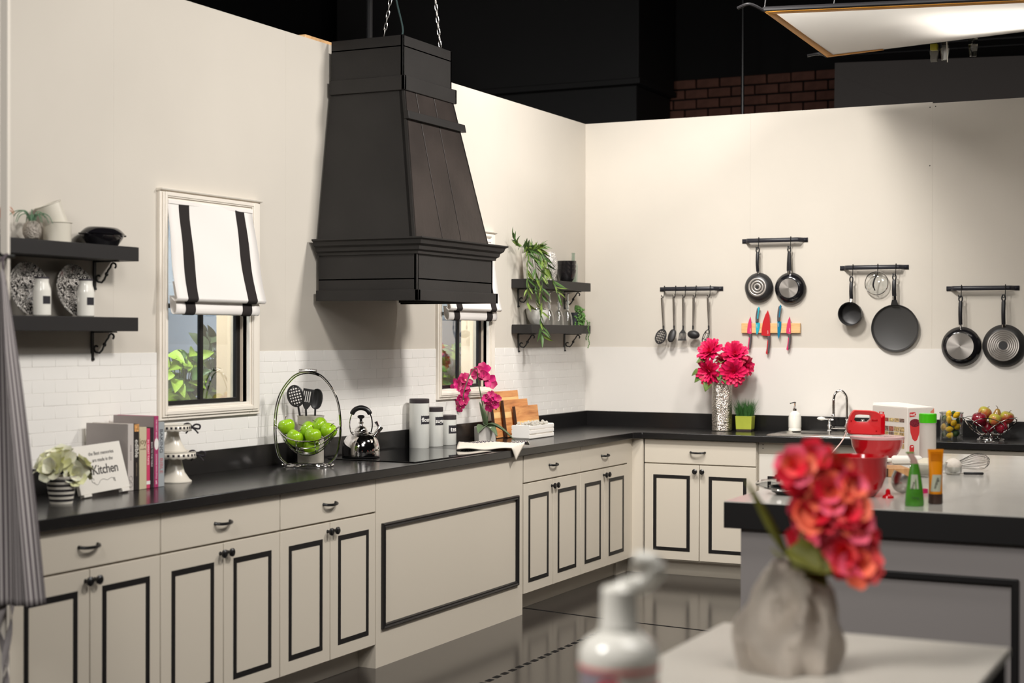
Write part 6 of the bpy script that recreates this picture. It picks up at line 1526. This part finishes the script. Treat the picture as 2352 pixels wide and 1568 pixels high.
# crumpled silver vase
ham2 = mat('hammered_silver_soft', (208, 198, 186), .34, metal=1.0, bump=(260, 1.0))
def sack(u, v):
    a = 2 * pi * u; z = .208 * v
    rx = .104 * (1 - .62 * max(0, v - .34) ** 1.25 / .66 ** 1.25) * (1 - .10 * max(0, .25 - v) / .25); ry = .062 * (1 - .45 * max(0, v - .4) / .6)
    d = .020 * noise.noise(Vector((cos(a) * 2.2, sin(a) * 2.2, v * 3.4))) + .008 * sin(3 * a + 2.6 * v) * sin(pi * min(1, v * 1.1)) - .004
    return ((rx + d) * cos(a), (ry + d) * sin(a), z)
sv = thing('silver_sack_vase', 'squat crumpled silver vase holding coral flowers', 'vase', (3.463, -6.975, TZ + .0005), rz=YAW)
obj('body', MB().grid(sack, 64, 28, cu=True).grid(lambda u, v: ((sack(u, 0)[0]) * v, sack(u, 0)[1] * v, .0008), 64, 4, cu=True), ham2, sv, solid=.003, subsurf=1)
bq = thing('coral_bouquet', 'blurred bunch of coral red blossoms with olive leaves', 'flowers', (3.463, -6.975, TZ), rz=YAW)
co = [mat('coral_petal', (240, 84, 84), .6, var=(30, .15)), mat('coral_orange', (244, 112, 82), .6, var=(30, .15)), mat('coral_deep', (214, 26, 50), .6, var=(30, .2)), mat('coral_pink', (244, 96, 124), .6)]
ol = mat('olive_leaf', (96, 96, 30), .6, var=(20, .3))
k0 = 0
for dx, z, s_ in ((.004, .385, .040), (.045, .395, .042), (.080, .375, .040), (.022, .345, .044), (.068, .335, .046), (.105, .345, .038), (.100, .305, .042), (.050, .295, .046), (.020, .310, .036), (.085, .262, .048), (.112, .280, .042), (.045, .252, .044), (.128, .250, .040), (.098, .230, .046), (.122, .205, .040), (.138, .225, .032), (.086, .212, .034), (.106, .240, .04)):
    dy = RND.uniform(-.05, .03)
    bloom(bq, 'blossom', (dx, dy, z), (dx * .6 - .02 + RND.uniform(-.4, .4), -1, RND.uniform(-.2, .6)), s_, co, [(5, .25, 1.0), (4, .75, .8)], 200 + k0, pet=('coral', 1, .52, .3, .2, .45), core=co[2]); k0 += 1
stm = MB()
for p in ((.05, 0, .33), (.10, 0, .25), (.13, -.01, .21), (.03, 0, .25)): stm.tube(spline([(.0, 0, .06), (.005, 0, .19), p], 5), .004, 6)
obj('stem', stm, ol, bq)
for p, d, s_ in (((-.006, -.03, .215), (.9, -.6, -.1), .085), ((-.012, -.04, .235), (.8, -.5, -.35), .08), ((-.02, -.03, .22), (-.2, -.8, .25), .05), ((.03, -.02, .19), (.6, -.8, -.3), .05)):
    o = obj('leaf', leaf_mesh(s_, s_ * .42, droop=.2), ol, bq, solid=.0015); o.matrix_local = basis(p, d, Vector((0, -.6, .8)).cross(Vector(d)))
o = obj('leaf', leaf_mesh(.17, .009, droop=-.05, fold=.6, nu=12), ol, bq, solid=.002); o.matrix_local = basis((-.005, -.01, .215), (-.55, -.2, .95), (1, -.3, .5))

# foaming soap bottle
t = thing('pump_bottle', 'blurred white pump-top bottle with red print standing in front', 'bottle', (3.474, -7.848, TZ + .0005), rz=YAW); t.scale = (1.06, 1.06, .885)
Rb = .051
lbl = MB()
obj('body', MB().lathe([(.004, 0), (Rb - .003, 0), (Rb, .004), (Rb, .205), (.004, .206)], 40), mat('bottle_clear', (176, 166, 170), .15, trans=.3, ior=1.33), t)
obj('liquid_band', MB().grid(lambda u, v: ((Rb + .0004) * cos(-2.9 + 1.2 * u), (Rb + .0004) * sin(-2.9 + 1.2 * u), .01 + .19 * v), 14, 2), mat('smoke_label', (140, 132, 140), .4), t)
obj('label', MB().grid(lambda u, v: ((Rb + .0005) * cos(-1.75 + 1.9 * u), (Rb + .0005) * sin(-1.75 + 1.9 * u), .01 + .19 * v), 18, 2), mat('bottle_label', (214, 206, 198), .4), t)
obj('shoulder', MB().lathe([(Rb, .200), (Rb + .002, .205), (Rb + .001, .225), (Rb * .86, .240), (.032, .249), (.026, .254), (.026, .262)], 40), M['white_gloss'], t)
obj('red_band', MB().lathe([(Rb + .0008, .196), (Rb + .0022, .198), (Rb + .0022, .203), (Rb + .0008, .205)], 40, False, False), mat('pale_red', (206, 120, 116), .4), t)
pmp = obj('pump', MB().lathe([(.026, .262), (.0245, .266), (.0235, .300), (.0235, .318), (.020, .322), (.004, .322)], 28), M['white_gloss'], t)
obj('nozzle', MB().tube(spline([(-.012, 0, .308), (.006, 0, .318), (.030, 0, .328), (.042, -.004, .342), (.044, -.006, .356), (.038, -.008, .364), (.018, -.008, .366)], 6), [.014] * 6 + [.0155] * 20 + [.0135] * 11, 14), M['white_gloss'], pmp)
scr = mat('red_script', (200, 40, 52), .4)
text('brand_script', 'Soap', .060, scr, t, Matrix.Rotation(-1.30, 4, 'Z') @ Matrix.Translation((0, 0, .165)), bend=Rb + .001, shear=.35, bold=.0022)
flick = [(-.035, .135), (-.015, .140), (.006, .158), (.018, .178), (.004, .176), (-.004, .190), (.030, .196), (.036, .190), (.020, .165), (.012, .145), (-.01, .128)]

# ================================================================== APRON ON THE END STILE
ap = thing('striped_apron', 'grey and white pinstriped apron hanging on the pale end stile', 'apron', (0.690, -6.170, 1.735))
am = mat('apron_cloth', (150, 146, 148), .9, spec=.1); nt, N, L = nodes_of(am); b = N['Principled BSDF']
uv = N.new('ShaderNodeUVMap'); sp_ = N.new('ShaderNodeSeparateXYZ'); L.new(uv.outputs[0], sp_.inputs[0])
fr_ = mth('FRACT', mth('MULTIPLY', sp_.outputs[0], 46.0)); cmp_ = mth('LESS_THAN', fr_, .45)
mx_ = N.new('ShaderNodeMix'); mx_.data_type = 'RGBA'; L.new(cmp_, mx_.inputs[0]); mx_.inputs[6].default_value = lin((176, 170, 168)) + (1,); mx_.inputs[7].default_value = lin((92, 84, 88)) + (1,); L.new(mx_.outputs[2], b.inputs['Base Color'])
def apron(u, v):
    # v 0 at the hook, 1 at the hem; u across
    half = .014 + .200 * (v ** .85)
    cx = .006 - .022 * v
    x = cx + (u - .5) * 2 * half
    fold = .022 * sin(u * 19 + 1.2 * v) * (1 - .45 * v) + .010 * sin(u * 41)
    z = -1.04 * v + .02 * (u - .5) ** 2 - .012 * sin(u * 3)
    return (x, -.018 + fold * min(1, v * 3 + .25) - .01 * v, z)
mb = MB().grid(apron, 90, 46)
o = obj('skirt', mb, am, ap, solid=.002)
uvl = o.data.uv_layers.new(name='UVMap')
for lp in o.data.loops:
    i, j = divmod(lp.vertex_index, 46); uvl.data[lp.index].uv = (i / 89, j / 45)
obj('neck_loop', MB().tube(spline([(-.012, -.01, .0), (-.006, -.005, .03), (0, 0.02, .05), (.006, -.005, .03), (.012, -.01, 0)], 5), .004, 6), am, ap)
def strap(name, x0, z0, z1, sway, ph):
    n = 26
    mb = MB().grid(lambda u, v: (x0 + sway * sin(v * 7 + ph) + (u - .5) * .022 * cos(v * 9 + ph), -.012 + .008 * sin(v * 9 + ph) + (u - .5) * .02 * sin(v * 9 + ph), z0 + (z1 - z0) * v), 4, n)
    o = obj(name, mb, am, ap, solid=.0015); uvl = o.data.uv_layers.new(name='UVMap')
    for lp in o.data.loops:
        i, j = divmod(lp.vertex_index, n); uvl.data[lp.index].uv = (i / 12, j / n)
strap('tie_strap', .035, -.98, -1.50, .012, .4)
strap('tie_strap', .020, -1.00, -1.35, .010, 2.0)
obj('wall_peg', MB().tube([(-.006, .055, .045), (-.006, .0, .045), (-.006, -.012, .055)], .005, 8), M['iron'], ap)
